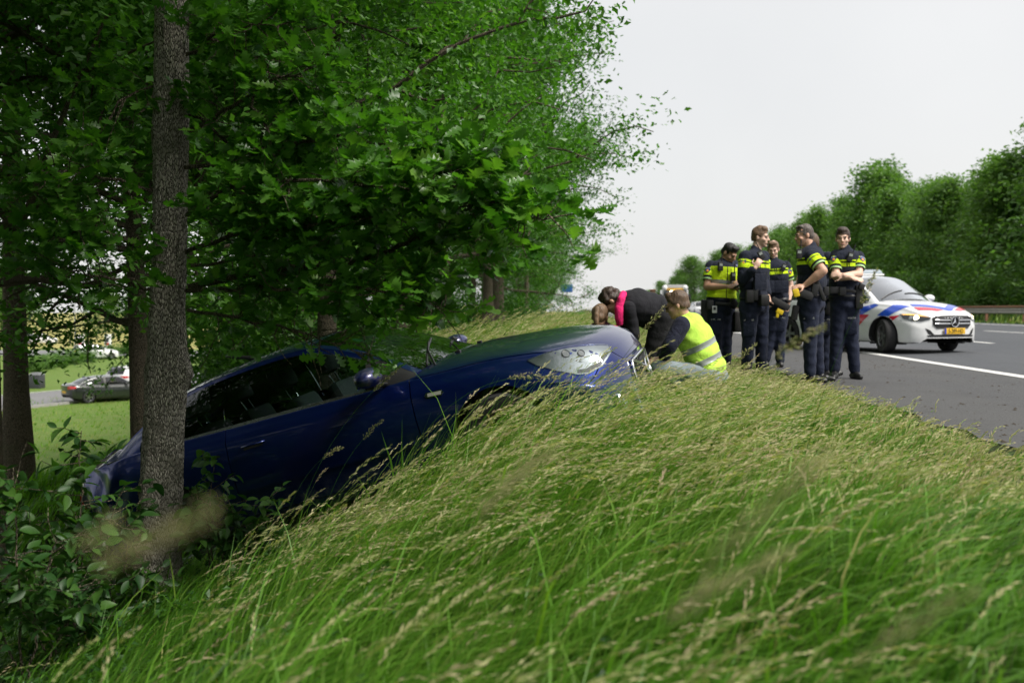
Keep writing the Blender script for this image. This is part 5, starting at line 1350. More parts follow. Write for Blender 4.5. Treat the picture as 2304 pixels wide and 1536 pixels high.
# ---------------------------------------------------------------- parked cars on the lower car park
BPAINT = paint_mat('black car paint', (.015,.02,.018), .3, .2, .1); SWHITE = paint_mat('white car paint', (.7,.7,.7), .35, 0, .06); SGREY = paint_mat('silver car paint', (.45,.46,.47), .35, .4)
LOW = -4.29
def park(root, px, py, rz, label):
    Y = 5.12*2240/(py-695.0); x = pix(px, 700, Y).x; root.location = (x, Y, LOW + .012); root.rotation_euler.z = rz; tag(root, label, 'car', 'cars on the lower car park')
LOD = dict(step=.1, sub=[1,1,3,3,2,2,2,2,1,1])
saloon, _ = basic_car('parked_car', dict(saloon_P(), **LOD), BPAINT, GLASSD); park(saloon, 245, 908, R(48), 'black saloon on the lower road seen from behind, left of the oak trunk')
wcar, _ = basic_car('parked_car', dict(hatch_P(), **LOD), SWHITE, GLASSD); park(wcar, 213, 812, R(40), 'white estate parked farther away above the black saloon')
w2 = copy_tree(wcar); park(w2, 308, 880, R(75), 'white van-like car half hidden behind the oak trunk')
w3 = copy_tree(wcar); park(w3, 92, 777, R(10), 'farthest small white car at the left of the car park')
w4 = copy_tree(wcar); w4.location = (13.4, 118, gz(13.4,118)); w4.rotation_euler.z = R(-85); tag(w4, 'distant white car on the carriageway behind the first officer', 'car')

# lower road and car park
def strip(name, pts, w, dz, mat):
    V = []; 
    for i, p in enumerate(pts):
        a = Vector(pts[max(i-1,0)]); b = Vector(pts[min(i+1,len(pts)-1)]); d = (b-a).normalized(); n_ = Vector((-d.y, d.x))
        for s_ in (1,-1): q = Vector(p) + n_*w/2*s_; V.append((q.x, q.y, LOW + dz))
    F = [(2*i, 2*i+1, 2*i+3, 2*i+2) for i in range(len(pts)-1)]
    return tag(link(name, np_mesh(name, np.array(V), np.array(F)), None, mat), kind='structure')
PA = asphalt('car park asphalt', (.15,.15,.155), 30, (.19,.19,.19), .4)
strip('lower_road', [(-60,22),(-44,36),(-33,49),(-29,60),(-28.5,80),(-32,98),(-40,108)], 7.5, .02, PA)
strip('car_park', [(-140,112),(-20,112)], 13, .026, PA)
strip('lower_road_line', [(-62,28),(-45,41.5),(-36.2,52),(-32.2,62),(-31.8,80)], .15, .035, PL)
kb = M('kerb concrete', (.32,.31,.3), .85)
k_ = MB(); kp = [(-57.5,19.5),(-41.2,33.4),(-29.4,47.2),(-25.2,59.2),(-24.7,80)]
for a, b in zip(kp[:-1], kp[1:]):
    a, b = Vector((*a, LOW+.06)), Vector((*b, LOW+.06)); d = b-a; k_.box((a+b)/2, (d.length, .12, .14), Matrix.Rotation(math.atan2(d.y,d.x),3,'Z'))
tag(k_.build('kerb', kb), kind='structure')
def low(px, py): Y = 5.12*2240/(py-695.0); return Vector((pix(px,700,Y).x, Y, LOW))
# litter bin
bn = empty('litter_bin', low(80, 880)); b = MB(); b.box((0,0,.42),(.75,.75,.84)); b.build('bin_body', M('dark grey steel', (.045,.048,.055), .5), bn, bevel=.03)
b = MB(); b.box((0,0,.93),(.82,.82,.16), taper=.55); b.build('bin_lid', M('bin lid grey', (.12,.125,.13), .45), bn, bevel=.02); tag(bn, 'dark square litter bin beside the lower road', 'litter bin')
# charging posts
for px, py, lab in ((242,789,'white charging post right of the other, beyond the white estate'), (181,789,'white charging post left of the other, beyond the white estate')):
    e = empty('charging_post', low(px, py)); b = MB(); b.box((0,0,.95),(.75,.5,1.9)); b.build('cabinet', M('charger white', (.75,.75,.76), .4), e, bevel=.05); b = MB(); b.box((0,-.26,1.2),(.4,.03,.5)); b.build('screen_panel', M('charger dark', (.05,.05,.06), .3), e, bevel=.01)
    b = MB(); b.box((0,-.27,.7),(.45,.03,.3)); b.build('red_band', M('charger red', (.5,.03,.03), .5), e, bevel=.01)
    tag(e, lab, 'charging post', 'charging posts')
for px, h, lab in ((168, 6.5, 'slim lamp post behind the white charging posts'),):
    e = empty('lamp_post', low(px, 800)); b = MB(); b.tube([(0,0,0),(0,0,h)], [.08,.05], 8); b.build('pole', M('galvanised', (.35,.36,.37), .5, .6), e, 60); b = MB(); b.tube([(0,0,h),(.5,0,h+.1),(.9,0,h+.08)], [.04,.05,.06], 6); b.build('lamp_head', M('lamp grey', (.3,.3,.31), .5), e, 60); tag(e, lab, 'lamp post')
# trees at the far side of the field
for i in range(16):
    t = copy_tree([pD, pE, pF][i % 3]); x = -200 + i*10.5; t.location = (x, 205 + 9*math.sin(i*2.2), LOW); t.rotation_euler.z = i; t.scale = (1.25,)*3
    tag(t, 'far tree beyond the field, ' + ORD[i] + ' from the left', 'tree', 'trees beyond the field')
for i in range(9):
    t = copy_tree(hb); p = low(70 + 30*i, 842 - 6*i); t.location = p; t.rotation_euler.z = i*1.3; t.scale = (.6,.6,.45); tag(t, 'low planting beyond the lower road, number ' + ORD[i] + ' from the left', 'bush', 'planting on the car park')

# ---------------------------------------------------------------- guardrail, post, sign, truck
RUST = M('weathered rust steel', (.30,.15,.085), .75, .1, var=.3, vscale=8, bump=.3); RAILG = M('dull galvanised rail', (.42,.40,.36), .6, .3, var=.2)
gr = empty('guardrail', (18.7, 0, gz(18.7, 40)))
pm = MB(); pm.box((0,0,.3),(.1,.12,.7)); pme = pm.me('post'); pme.materials.append(RUST)
bm1 = MB(); bm1.add([(-.06,0,.40),(-.1,0,.44),(-.1,0,.5),(-.06,0,.53),(-.1,0,.57),(-.1,0,.63),(-.06,0,.66),(-.03,0,.66),(-.03,0,.40)] + [(x,3.97,z) for x,_,z in [(-.06,0,.40),(-.1,0,.44),(-.1,0,.5),(-.06,0,.53),(-.1,0,.57),(-.1,0,.63),(-.06,0,.66),(-.03,0,.66),(-.03,0,.40)]], [(i,(i+1)%9,(i+1)%9+9,i+9) for i in range(9)]); bme = bm1.me('rail_beam'); bme.materials.append(RAILG)
tm_ = MB(); tm_.box((-.02,1.985,.715),(.2,3.97,.085)); tme = tm_.me('rail_cap', bevel=.02); tme.materials.append(RUST)
for k in range(60):
    y = 28 + 4*k
    for nm, me in (('post', pme), ('rail_beam', bme), ('rail_cap', tme)): o = bpy.data.objects.new(nm, me); COL.objects.link(o); o.parent = gr; o.location = (0, y, 0)
tag(gr, 'low rust brown guardrail along the far side of the road', 'guardrail')
e = empty('marker_post', (pix(1468,700,19).x, 19, 0)); b = MB(); b.box((0,0,.58),(.1,.1,1.2)); b.build('post', M('brown timber', (.14,.075,.045), .8, var=.3, bump=.4, bscale=30), e, bevel=.008); b = MB(); b.box((0,0,1.19),(.115,.115,.02)); b.build('post_cap', RUST, e, bevel=.004); tag(e, 'brown square post behind the woman in black', 'post')
e = empty('road_sign', (pix(1275,700,84).x, 84, gz(-1.5,84))); b = MB(); b.tube([(0,0,0),(0,0,2.9)], .045, 8); b.build('post', M('galvanised', (.35,.36,.37), .5, .6), e, 60); b = MB(); b.box((0,-.06,2.55),(1.0,.03,.65)); b.build('sign_plate', M('sign blue', (.03,.12,.4), .45), e, bevel=.02); tag(e, 'small blue road sign far off over the grass crest', 'road sign')
def truck():
    t = empty('recovery_truck', (8.4, 94, gz(8.4,94))); wh = SWHITE; Y0 = 0
    b = MB(); b.box((0,1.1,1.55),(2.45,2.1,2.1)); b.build('cab', wh, t, bevel=.12)
    b = MB(); b.box((0,-.0,2.05),(2.15,.12,.85)); b.build('windscreen', M('truck glass', (.02,.025,.03), .08, coat=1), t, bevel=.03)
    b = MB(); b.box((0,.9,2.86),(2.3,1.5,.36), taper=.9); b.build('roof_fairing', M('dull white board', (.33,.33,.33), .6), t, bevel=.1)
    b = MB(); b.box((0,.02,2.62),(1.7,.14,.2)); b.build('yellow_board', M('beacon yellow', (.6,.34,.03), .4), t, bevel=.03)
    for x in (-.35,0,.35): b = MB(); b.box((x,-.08,2.42),(.26,.08,.12)); b.build('work_lamp', WARML, t, bevel=.02)
    for x in (-.95,.95): b = MB(); b.ell((x,.0,2.75),(.22,.2,.26)); b.build('roof_lamp', M('lamp white', (.8,.8,.8), .3), t, 60)
    for x in (-1.35,1.35): b = MB(); b.box((x,.15,1.9),(.2,.14,.6)); b.build('mirror', BLACKP, t, bevel=.03)
    b = MB(); b.box((0,-.02,.62),(2.4,.2,.5)); b.build('bumper', BLACKP, t, bevel=.05)
    b = MB(); b.box((0,-.0,1.2),(1.6,.14,.4)); b.build('grille', BLACKP, t, bevel=.03)
    for x in (-.9,.9): b = MB(); b.box((x,-.13,.72),(.4,.04,.2)); b.build('headlight', REFL, t, bevel=.02)
    b = MB(); b.box((0,5.2,1.05),(2.4,6.0,.3)); b.build('flatbed', M('bed steel', (.2,.2,.21), .6), t, bevel=.03)
    for x in (-1.0,1.0):
        for y in (1.0,6.2): w = MB(); w.lathe([(.5,-.14),(.5,.14),(.3,.15),(.3,-.15),(.5,-.14)], (x,y,.5), 'x', 24, cap=False); w.lathe([(.001,.1),(.3,.1)], (x,y,.5), 'x', 24); w.build('wheel', RUBBER, t, 40)
    tag(t, 'far recovery truck facing us on the carriageway behind the kneeling man', 'truck')
truck()

# dirt and torn grass scattered on the shoulder
rd_ = np.random.default_rng(12); n = 900; X = 2.6 + 2.4*rd_.random(n)**1.8; Y = 4 + 14*rd_.random(n); S = .008 + .03*rd_.random(n)**3
CLV = [(0,0,.5),(.6,.1,0),(-.2,.6,.05),(-.5,-.3,0),(.25,-.6,.1)]; CLF = [(0,1,2),(0,2,3),(0,3,4),(0,4,1)]
P = np.stack([X, Y, gz_np(X, Y) + .009], -1); a = rd_.random(n)*6.28; Rm = np.zeros((n,3,3)); Rm[:,0,0] = np.cos(a); Rm[:,0,1] = -np.sin(a); Rm[:,1,0] = np.sin(a); Rm[:,1,1] = np.cos(a); Rm[:,2,2] = .6
tag(link('road_dirt', scatter('road_dirt', CLV, CLF, P, Rm, S, rd_), None, M('dark soil', (.045,.034,.022), .95, var=.4)), 'clods of soil scattered on the hard shoulder', 'soil', kind='stuff')
# ---------------------------------------------------------------- people
def skin(name, col):
    if name in MATS: return MATS[name]
    m, n, out = node_mat(name); p = N(n, 'ShaderNodeBsdfPrincipled'); p.inputs['Roughness'].default_value = .5
    p.inputs['Subsurface Weight'].default_value = .12; p.inputs['Subsurface Radius'].default_value = (.02,.008,.004)
    f = noise(n, 18, 4); L(n, ramp(n, f, [(.3, tuple(c*.85 for c in col)), (.7, tuple(min(1,c*1.1) for c in col))]), p.inputs['Base Color'])
    L(n, p.outputs[0], out.inputs[0]); MATS[name] = m; return m
def cloth(name, col, sc=9, rough=.85):
    if name in MATS: return MATS[name]
    m, n, out = node_mat(name); p = N(n, 'ShaderNodeBsdfPrincipled'); p.inputs['Roughness'].default_value = rough; p.inputs['Specular IOR Level'].default_value = .25; p.inputs['Sheen Weight'].default_value = .04
    f = noise(n, sc, 5, .6, dist=1.2); L(n, ramp(n, f, [(.3, tuple(c*.8 for c in col)), (.7, tuple(min(1,c*1.12) for c in col))]), p.inputs['Base Color'])
    b = N(n, 'ShaderNodeBump'); b.inputs['Strength'].default_value = .9; b.inputs['Distance'].default_value = .02; L(n, f, b.inputs['Height']); L(n, b.outputs[0], p.inputs['Normal'])
    L(n, p.outputs[0], out.inputs[0]); MATS[name] = m; return m
def hair_mat(name, col):
    if name in MATS: return MATS[name]
    m, n, out = node_mat(name); p = N(n, 'ShaderNodeBsdfPrincipled'); p.inputs['Roughness'].default_value = .5
    f = noise(n, 70, 4, .6, stretch=(1,1,.25)); L(n, ramp(n, f, [(.3, tuple(c*.5 for c in col)), (.7, tuple(min(1,c*1.5) for c in col))]), p.inputs['Base Color'])
    b = N(n, 'ShaderNodeBump'); b.inputs['Strength'].default_value = .9; b.inputs['Distance'].default_value = .01; L(n, f, b.inputs['Height']); L(n, b.outputs[0], p.inputs['Normal'])
    L(n, p.outputs[0], out.inputs[0]); MATS[name] = m; return m
NAVY = cloth('navy uniform cloth', (.013,.017,.032)); NAVYT = cloth('navy trouser cloth', (.014,.019,.040), 7); HIVIS = cloth('fluorescent yellow cloth', (.58,.80,.015)); HIVIS2 = cloth('lime vest cloth', (.52,.82,.10), 6)
GREYB = M('reflective grey tape', (.30,.33,.31), .4, .2, var=.1); BLKLEA = M('black leather', (.010,.010,.011), .4, var=.2, bump=.2); BLKNY = M('black nylon', (.012,.012,.013), .6, var=.2)
BOOT = M('black boot leather', (.012,.012,.012), .35, var=.2, bump=.3); YELT = M('taser yellow', (.7,.5,.01), .45, var=.05); EYEW = M('eye white', (.14,.10,.085), .4, var=0); EYED = M('eye dark', (.03,.02,.015), .15, var=0); LIP = M('lips', (.36,.14,.11), .5, var=.05)
PATCHB = M('patch blue', (.02,.04,.16), .6, var=.1); PATCHO = M('patch orange', (.75,.28,.03), .6, var=.1); WHT = M('white print', (.7,.7,.7), .6, var=0); PIPE = M('pale green piping', (.45,.7,.3), .6, var=.05)
def V3(p): return Vector(p)
def prim_cap(mb, a, b, ra, rb, n=12, sq=1.0):
    a, b = V3(a), V3(b); mb.ell(a, (ra,ra,ra), n=n, m=8); mb.ell(b, (rb,rb,rb), n=n, m=8); mb.tube([a, b], [ra, rb], n)
def remesh(name, mb, voxel, parent, mat, sm=4, dec=.45, noise_amp=0):
    me = mb.me('tmp', doubles=False); ob = bpy.data.objects.new('tmp', me); TS.collection.objects.link(ob)
    m = ob.modifiers.new('r', 'REMESH'); m.mode = 'VOXEL'; m.voxel_size = voxel
    if sm: q = ob.modifiers.new('s', 'SMOOTH'); q.iterations = sm; q.factor = .5
    if dec < 1: q = ob.modifiers.new('d', 'DECIMATE'); q.ratio = dec
    TS.view_layers[0].update(); dg = TS.view_layers[0].depsgraph; out = bpy.data.meshes.new_from_object(ob.evaluated_get(dg), preserve_all_data_layers=False, depsgraph=dg); bpy.data.objects.remove(ob); bpy.data.meshes.remove(me)
    if noise_amp:
        for v in out.vertices:
            p = v.co; d = noise_amp*(math.sin(p.x*31+p.z*17)*math.sin(p.y*29-p.z*23+p.x*7)+.6*math.sin(p.z*61+p.x*13-p.y*41)); v.co += v.normal*d
    out.name = name; out.shade_smooth(); out.materials.clear(); return link(name, out, parent, mat)
def cut_band(name, src, planes, off, mat, parent):
    """piece of a garment between planes [(co,no)...] (kept on the +no side), lifted off it"""
    bm = bmesh.new(); bm.from_mesh(src.data)
    for co, no in planes: bmesh.ops.bisect_plane(bm, geom=bm.verts[:]+bm.edges[:]+bm.faces[:], plane_co=co, plane_no=no, clear_inner=True)
    if not bm.faces: bm.free(); return None
    bm.normal_update()
    for v in bm.verts: v.co += v.normal*off
    bmesh.ops.solidify(bm, geom=bm.faces[:], thickness=off*.8)
    me = bpy.data.meshes.new(name); bm.to_mesh(me); bm.free(); me.shade_smooth(); me.set_sharp_from_angle(angle=R(50)); me.materials.clear(); return link(name, me, parent, mat)
def hand(mb, wrist, d, nrm, curl=.5, s=1.0):
    """palm, four unequal bent fingers and a thumb; d along hand, nrm = back of hand"""
    d = V3(d).normalized(); nrm = (V3(nrm) - d*V3(nrm).dot(d)).normalized(); side = d.cross(nrm)
    pc_ = wrist + d*.05*s
    rot = Matrix((d, side, nrm)).transposed(); mb.ell(pc_, (.052*s,.041*s,.019*s), rot)
    for k, (o, ln) in enumerate(((-.03,.068),(-.01,.078),(.011,.073),(.031,.056))):
        p = wrist + d*.088*s + side*o*s; a = 0; r = .0088*s
        for j in range(3):
            a += curl*(.55 + .25*j); dd = d*math.cos(a) - nrm*math.sin(a); q = p + dd*ln*s*(.45,.32,.23)[j] + side*o*.12
            prim_cap(mb, p, q, r, r*.93, 8); p = q; r *= .93
    t0 = wrist + d*.03*s - side*.035*s - nrm*.005; t1 = t0 + (d*.6 - side*.75 - nrm*.3)*.045*s; t2 = t1 + (d*.95 - side*.1 - nrm*.45)*.035*s
    prim_cap(mb, t0, t1, .013*s, .0105*s, 8); prim_cap(mb, t1, t2, .0105*s, .0085*s, 8)
def head_prims(mb, hc, rot, s=1.0):
    def e(c, r): mb.ell(hc + rot @ (V3(c)*s), tuple(x*s for x in r), rot, 18, 12)
    def c(a, b, ra, rb): prim_cap(mb, hc + rot @ (V3(a)*s), hc + rot @ (V3(b)*s), ra*s, rb*s, 10)
    e((0,.012,.035),(.074,.094,.088)); e((0,-.03,-.035),(.060,.066,.080)); e((0,-.045,-.075),(.044,.042,.042)); e((0,-.072,-.098),(.024,.02,.02))
    c((-.036,-.083,.018),(.036,-.083,.018),.012,.012); c((0,-.090,.012),(0,-.113,-.03),.0085,.0125); e((0,-.103,-.034),(.017,.012,.010))
    e((-.042,-.06,-.03),(.024,.026,.022)); e((.042,-.06,-.03),(.024,.026,.022)); c((-.02,-.088,-.066),(.02,-.088,-.066),.009,.009)
    for q in (-1,1): e((q*.076,.012,-.012),(.010,.02,.032))
def face_parts(parent, hc, rot, hairm, s=1.0, brow=True, mouth=True):
    for q in (-1, 1):
        b = MB(); p = hc + rot @ Vector((q*.031,-.0865,.0)); b.ell(p, (.0125,.008,.0058), rot, 12, 8); ey = b.build('eye', EYEW, parent, 60)
        b = MB(); p = hc + rot @ Vector((q*.031,-.0935,.0)); b.ell(p, (.0056,.004,.0056), rot, 10, 6); b.build('iris', EYED, ey, 60)
        if brow: b = MB(); b.tube([hc + rot @ Vector(v) for v in ((q*.012,-.0965,.018),(q*.03,-.0975,.024),(q*.05,-.084,.017))], [.0038,.0045,.0025], 6); b.build('eyebrow', hairm, parent, 60)
    if mouth: b = MB(); b.tube([hc + rot @ Vector(v) for v in ((-.024,-.0915,-.067),(0,-.100,-.065),(.024,-.0915,-.067))], [.003,.0062,.003], 6, squash=.8); b.build('mouth', LIP, parent, 60)
def hair_short(hc, rot, parent, mat, top=.012, side=.004, front=-.06, s=1.0, amp=.004, back=-.05):
    mb = MB(); bm = bmesh.new()
    mb.ell(hc + rot @ V3((0,.012,.035)), (.074+side+.005,.094+side+.004,.088+top), rot, 30, 20)
    mb.ell(hc + rot @ V3((0,-.045,.098)), (.062,.042,.026+top*.7), rot, 18, 12)
    mb.ell(hc + rot @ V3((0,.05,-.01)), (.066+side,.058+side,.072), rot, 18, 12)
    o = remesh('hair', mb, .0085, parent, mat, 2, 1, amp)
    # trim: open the face and the neck
    bm.from_mesh(o.data); fw = rot @ Vector((0,-1,0)); up = rot @ Vector((0,0,1)); dele = []
    for f in bm.faces:
        c = rot.inverted() @ (f.calc_center_median() - hc)
        hl = .055 if abs(c.x) < .05 else .04
        if (c.y < -.035 and c.z < hl) or (c.y < .0 and c.z < -.0) or (c.y < .03 and c.z < -.035) or c.z < back: dele.append(f)
    bmesh.ops.delete(bm, geom=dele, context='FACES'); bm.to_mesh(o.data); bm.free(); return o
def look(fwd, tilt=0, roll=0):
    """rotation whose -Y is the face direction fwd; tilt>0 looks down"""
    f = V3(fwd).normalized(); y = -f; z = Vector((0,0,1)); x = y.cross(z).normalized(); z = x.cross(y)
    m = Matrix((x, y, z)).transposed(); return m @ Matrix.Rotation(tilt, 3, 'X') @ Matrix.Rotation(roll, 3, 'Y')
def make_person(J, base, outfit, name='person'):
    """J: joints in world coordinates; base: ground point"""
    root = empty(name, base); B = V3(base); J = {k: V3(v) - B for k, v in J.items()}; O = outfit
    rt_ = (J['shR'] - J['shL']).normalized(); up = (J['neck'] - J['pel']).normalized(); fr = up.cross(rt_) if False else rt_.cross(up)
    fr = (rt_.cross(up)).normalized(); rt_ = up.cross(fr).normalized()
    rot = Matrix((rt_, -fr, up)).transposed(); tl = (J['neck'] - J['pel']).length; k = O.get('build', 1.0)
    # skin body: head, neck, arms, hands and trunk core, one surface
    b = MB(); hc = J['head']; hr = O['look']; head_prims(b, hc, hr, O.get('hs', 1.0))
    prim_cap(b, J['neck'] - up*.05, hc + hr @ Vector((0,.02,-.055)), .058*k, .055)
    prim_cap(b, J['pel'] + up*.02, J['neck'] - up*.09, .10, .10); prim_cap(b, J['shR'] - rt_*.03, J['shL'] + rt_*.03, .05, .05)
    for s_ in 'RL':
        sh, el, wr = J['sh'+s_], J['el'+s_], J['wr'+s_]
        prim_cap(b, sh, el, .052*k, .042*k); m_ = el.lerp(wr, .3); prim_cap(b, el, m_, .042*k, .045*k); prim_cap(b, m_, wr, .045*k, .028)
        hd = O.get('hand'+s_, None); d = hd[0] if hd else (wr - el); nr = hd[1] if hd else fr; hand(b, wr, d, nr, hd[2] if hd else .45)
    body = remesh('body', b, O.get('vox', .0095), root, O['skin'], 2, .5)
    face_parts(body, hc, hr, O['hair'], brow=O.get('brow', True), mouth=O.get('mouth', True))
    # shirt
    b = MB(); mid = J['pel'].lerp(J['neck'], .5)
    def e(f, r, dy=0): b.ell(J['pel'].lerp(J['neck'], f) + fr*dy, r, rot, 22, 14)
    tk = O.get('thick', 0.0)
    e(.80, (.165*k+tk, .105*k+tk, .14)); e(.62, (.172*k+tk, .122*k+tk, .19), .012); e(.35, (.158*k+tk, .118*k+tk, .19), .008); e(.12, (.165*k+tk, .122*k+tk, .15))
    prim_cap(b, J['shR'] - rt_*.04 - up*.01, J['shL'] + rt_*.04 - up*.01, .068+tk*.5, .068+tk*.5); prim_cap(b, J['neck'] - up*.06, J['neck'] + up*.012, .075, .064)
    shirt = remesh(O.get('top_name', 'shirt'), b, .014, root, O['top'], 4, 1, O.get('rump', .0022))
    sl = {}
    for s_ in 'RL':
        b = MB(); sh, el, wr = J['sh'+s_], J['el'+s_], J['wr'+s_]; f = O.get('sleeve', .62)
        if f <= 1: prim_cap(b, sh, sh.lerp(el, f), .070*k, .066*k)
        else: prim_cap(b, sh, el, .072*k, .060*k); prim_cap(b, el, el.lerp(wr, f-1), .060*k, .046*k)
        o = remesh('sleeve', b, .012, root, O['sleeve_mat'] if 'sleeve_mat' in O else O['top'], 3, 1, .002); sl[s_] = o
        if f <= 1:      # flat cuff
            ax = (el-sh).normalized(); end = sh + ax*((el-sh).length*f + .02); bm = bmesh.new(); bm.from_mesh(o.data)
            bmesh.ops.bisect_plane(bm, geom=bm.verts[:]+bm.edges[:]+bm.faces[:], plane_co=end, plane_no=ax, clear_outer=True); bm.to_mesh(o.data); bm.free()
            if O.get('piping'): cut_band('cuff_piping', o, [(end - ax*.018, ax)], .003, PIPE, o)
    # trousers
    b = MB(); ls = O.get('loose', 1.0)
    b.ell(J['pel'] + up*.03, (.172*k,.128*k,.12), rot, 20, 12); b.ell(J['pel'] - up*.05, (.168*k,.13*k,.10), rot, 20, 12)
    for s_ in 'RL':
        hp, kn, an = J['hip'+s_], J['kn'+s_], J['an'+s_]
        prim_cap(b, hp, kn, .094*k*ls, .071*ls); prim_cap(b, kn, an, .071*ls, .056*ls); prim_cap(b, an + (kn-an)*.12, an, .060*ls, .058*ls)
    tr = remesh('trousers', b, .016, root, O['legs'], 4, 1, .003)
    for s_ in 'RL':
        b = MB(); an = J['an'+s_]; td = V3(O['toe'+s_]).normalized() if 'toe'+s_ in O else (fr - up*fr.dot(up)*0); td = Vector((td.x, td.y, td.z if 'toe'+s_ in O else 0)).normalized()
        z = Vector((0,0,1)); gd = an - z*.075
        prim_cap(b, an + z*.06*O.get('bootup', 1), an - z*.03, .055, .052); prim_cap(b, gd - td*.05 , gd + td*.08, .046, .05); prim_cap(b, gd + td*.08, gd + td*.16 - z*.008, .045, .034)
        bt = remesh('boot' if O['shoe'] is BOOT else 'shoe', b, .0115, root, O['shoe'], 3, 1)
        bm = bmesh.new(); bm.from_mesh(bt.data); bmesh.ops.bisect_plane(bm, geom=bm.verts[:]+bm.edges[:]+bm.faces[:], plane_co=gd - z*.032, plane_no=-z, clear_outer=True); bmesh.ops.holes_fill(bm, edges=[e for e in bm.edges if e.is_boundary]); bm.to_mesh(bt.data); bm.free()
    return dict(root=root, J=J, up=up, fr=fr, rt=rt_, rot=rot, shirt=shirt, sleeves=sl, trousers=tr, body=body, B=B, hc=hc, hr=hr)
def torso_band(p, t0, t1, off, mat, name='reflective_band', gaps=()):
    J, up = p['J'], p['up']; a = J['pel'].lerp(J['neck'], t0); b = J['pel'].lerp(J['neck'], t1); cuts = sorted(gaps); c = J['pel']
    edges = [(-9, None)] + []; lims = [-9] + [g for g in cuts] + [9]
    for l0, l1 in zip(lims[:-1], lims[1:]):
        pl = [(a, up), (b, -up)]
        if l0 > -9: pl.append((c + p['rt']*(l0+.006), p['rt']))
        if l1 < 9: pl.append((c + p['rt']*(l1-.006), -p['rt']))
        cut_band(name, p['shirt'], pl, off, mat, p['shirt'])
def sleeve_band(p, s_, t0, t1, off, mat, name='reflective_band'):
    sh, el = p['J']['sh'+s_], p['J']['el'+s_]; ax = (el-sh).normalized(); L_ = (el-sh).length
    cut_band(name, p['sleeves'][s_], [(sh + ax*L_*t0, ax), (sh + ax*L_*t1, -ax)], off, mat, p['sleeves'][s_])
def gear(p, name, pos, size, mat, rot=None, bevel=.008, parent=None):
    b = MB(); b.box((0,0,0), size); o = b.build(name, mat, parent or p['root'], bevel=bevel); o.location = V3(pos) - p['B']
    if rot is not None: o.rotation_euler = rot
    return o
def belt(p):
    J, up = p['J'], p['up']; c = J['pel'] + up*.075; bl = cut_band('belt', p['trousers'], [(c - up*.028, up), (c + up*.028, -up)], .02, BLKLEA, p['root'])
    if bl is None: return
    return bl
def patch(p, s_, f=.3):
    sh, el = p['J']['sh'+s_], p['J']['el'+s_]; c = sh.lerp(el, f); cam_l = Vector(cam.location) - p['B']; out = (c - p['J']['pel'].lerp(p['J']['neck'], .8)); d = ((cam_l - c).normalized()*1.2 + out.normalized()*.7).normalized(); ax = (el-sh).normalized(); d = (d - ax*d.dot(ax)).normalized(); w = ax.cross(d)
    pos = c + d*.074; b = MB(); pts = [(-.032,.03),(0,.042),(.032,.03),(.032,-.01),(0,-.042),(-.032,-.01)]
    b.prism([pos + w*x - ax*y for x, y in pts], d*.003); o = b.build('sleeve_badge', PATCHB, p['sleeves'][s_]); b = MB(); b.ell(pos + d*.004 + ax*.012, (.017,.017,.004), Matrix((w, -ax, d)).transposed(), 12, 6); b.build('badge_flame', PATCHO, o, 60)
    tm = text_mesh('POLITIE', .017, .0004); t = link('badge_text', tm, o, WHT); t.matrix_local = Matrix.Translation(pos + d*.0045 - ax*.022) @ Matrix((w*-1 if False else w, -ax, d)).transposed().to_4x4()
def thigh_print(p, s_):
    hp, kn = p['J']['hip'+s_], p['J']['kn'+s_]; c = hp.lerp(kn, .42); cl = (Vector(cam.location) - p['B'] - c).normalized(); ax = (kn-hp).normalized(); d = (cl - ax*cl.dot(ax)).normalized(); w = (-ax).cross(d)*1
    tm = text_mesh('«• POLITIE', .026, .0005); t = link('trouser_text', tm, p['trousers'], WHT); t.matrix_local = Matrix.Translation(c + d*.098) @ Matrix((ax.cross(d)*-1, -ax, d)).transposed().to_4x4()
    b = MB(); pos = c + d*.088 + ax*.11; b.box((0,0,0), (.13,.02,.16)); o = b.build('cargo_pocket', NAVYT, p['trousers'], bevel=.008); o.matrix_local = Matrix.Translation(pos) @ Matrix((w, -d, -ax)).transposed().to_4x4()

Z2 = 3.938
def z2(zx, zy, Y): return pix(1560 + zx/Z2, 480 + zy/Z2, Y)
Z4 = 5.121
def z4(zx, zy, Y): return pix(1300 + zx/Z4, 630 + zy/Z4, Y)
def joints(zf, Y0, spec): return {k: zf(v[0], v[1], Y0 + (v[2] if len(v) > 2 else 0)) for k, v in spec.items()}
S1 = skin('warm skin', (.58,.34,.24)); S2 = skin('fair skin', (.66,.43,.33)); S3 = skin('tan skin', (.48,.27,.18))
HB = hair_mat('black hair', (.012,.010,.009)); HBR = hair_mat('brown hair', (.10,.06,.035)); HBL = hair_mat('sandy hair', (.15,.088,.05)); HGB = hair_mat('grey brown hair', (.10,.08,.07)); HDB = hair_mat('dark brown hair', (.045,.028,.02)); HBO = hair_mat('light blond hair', (.17,.105,.06))
def radio(p, pos, rot=(0,0,0)):
    r = gear(p, 'radio', pos, (.06,.035,.11), BLKNY, rot); b = MB(); b.tube([(.018,0,.05),(.02,0,.16)], .006, 6); b.build('radio_antenna', BLKNY, r, 60); b = MB(); b.box((0,-.0185,.02), (.04,.004,.03)); b.build('radio_screen', GREYB, r)
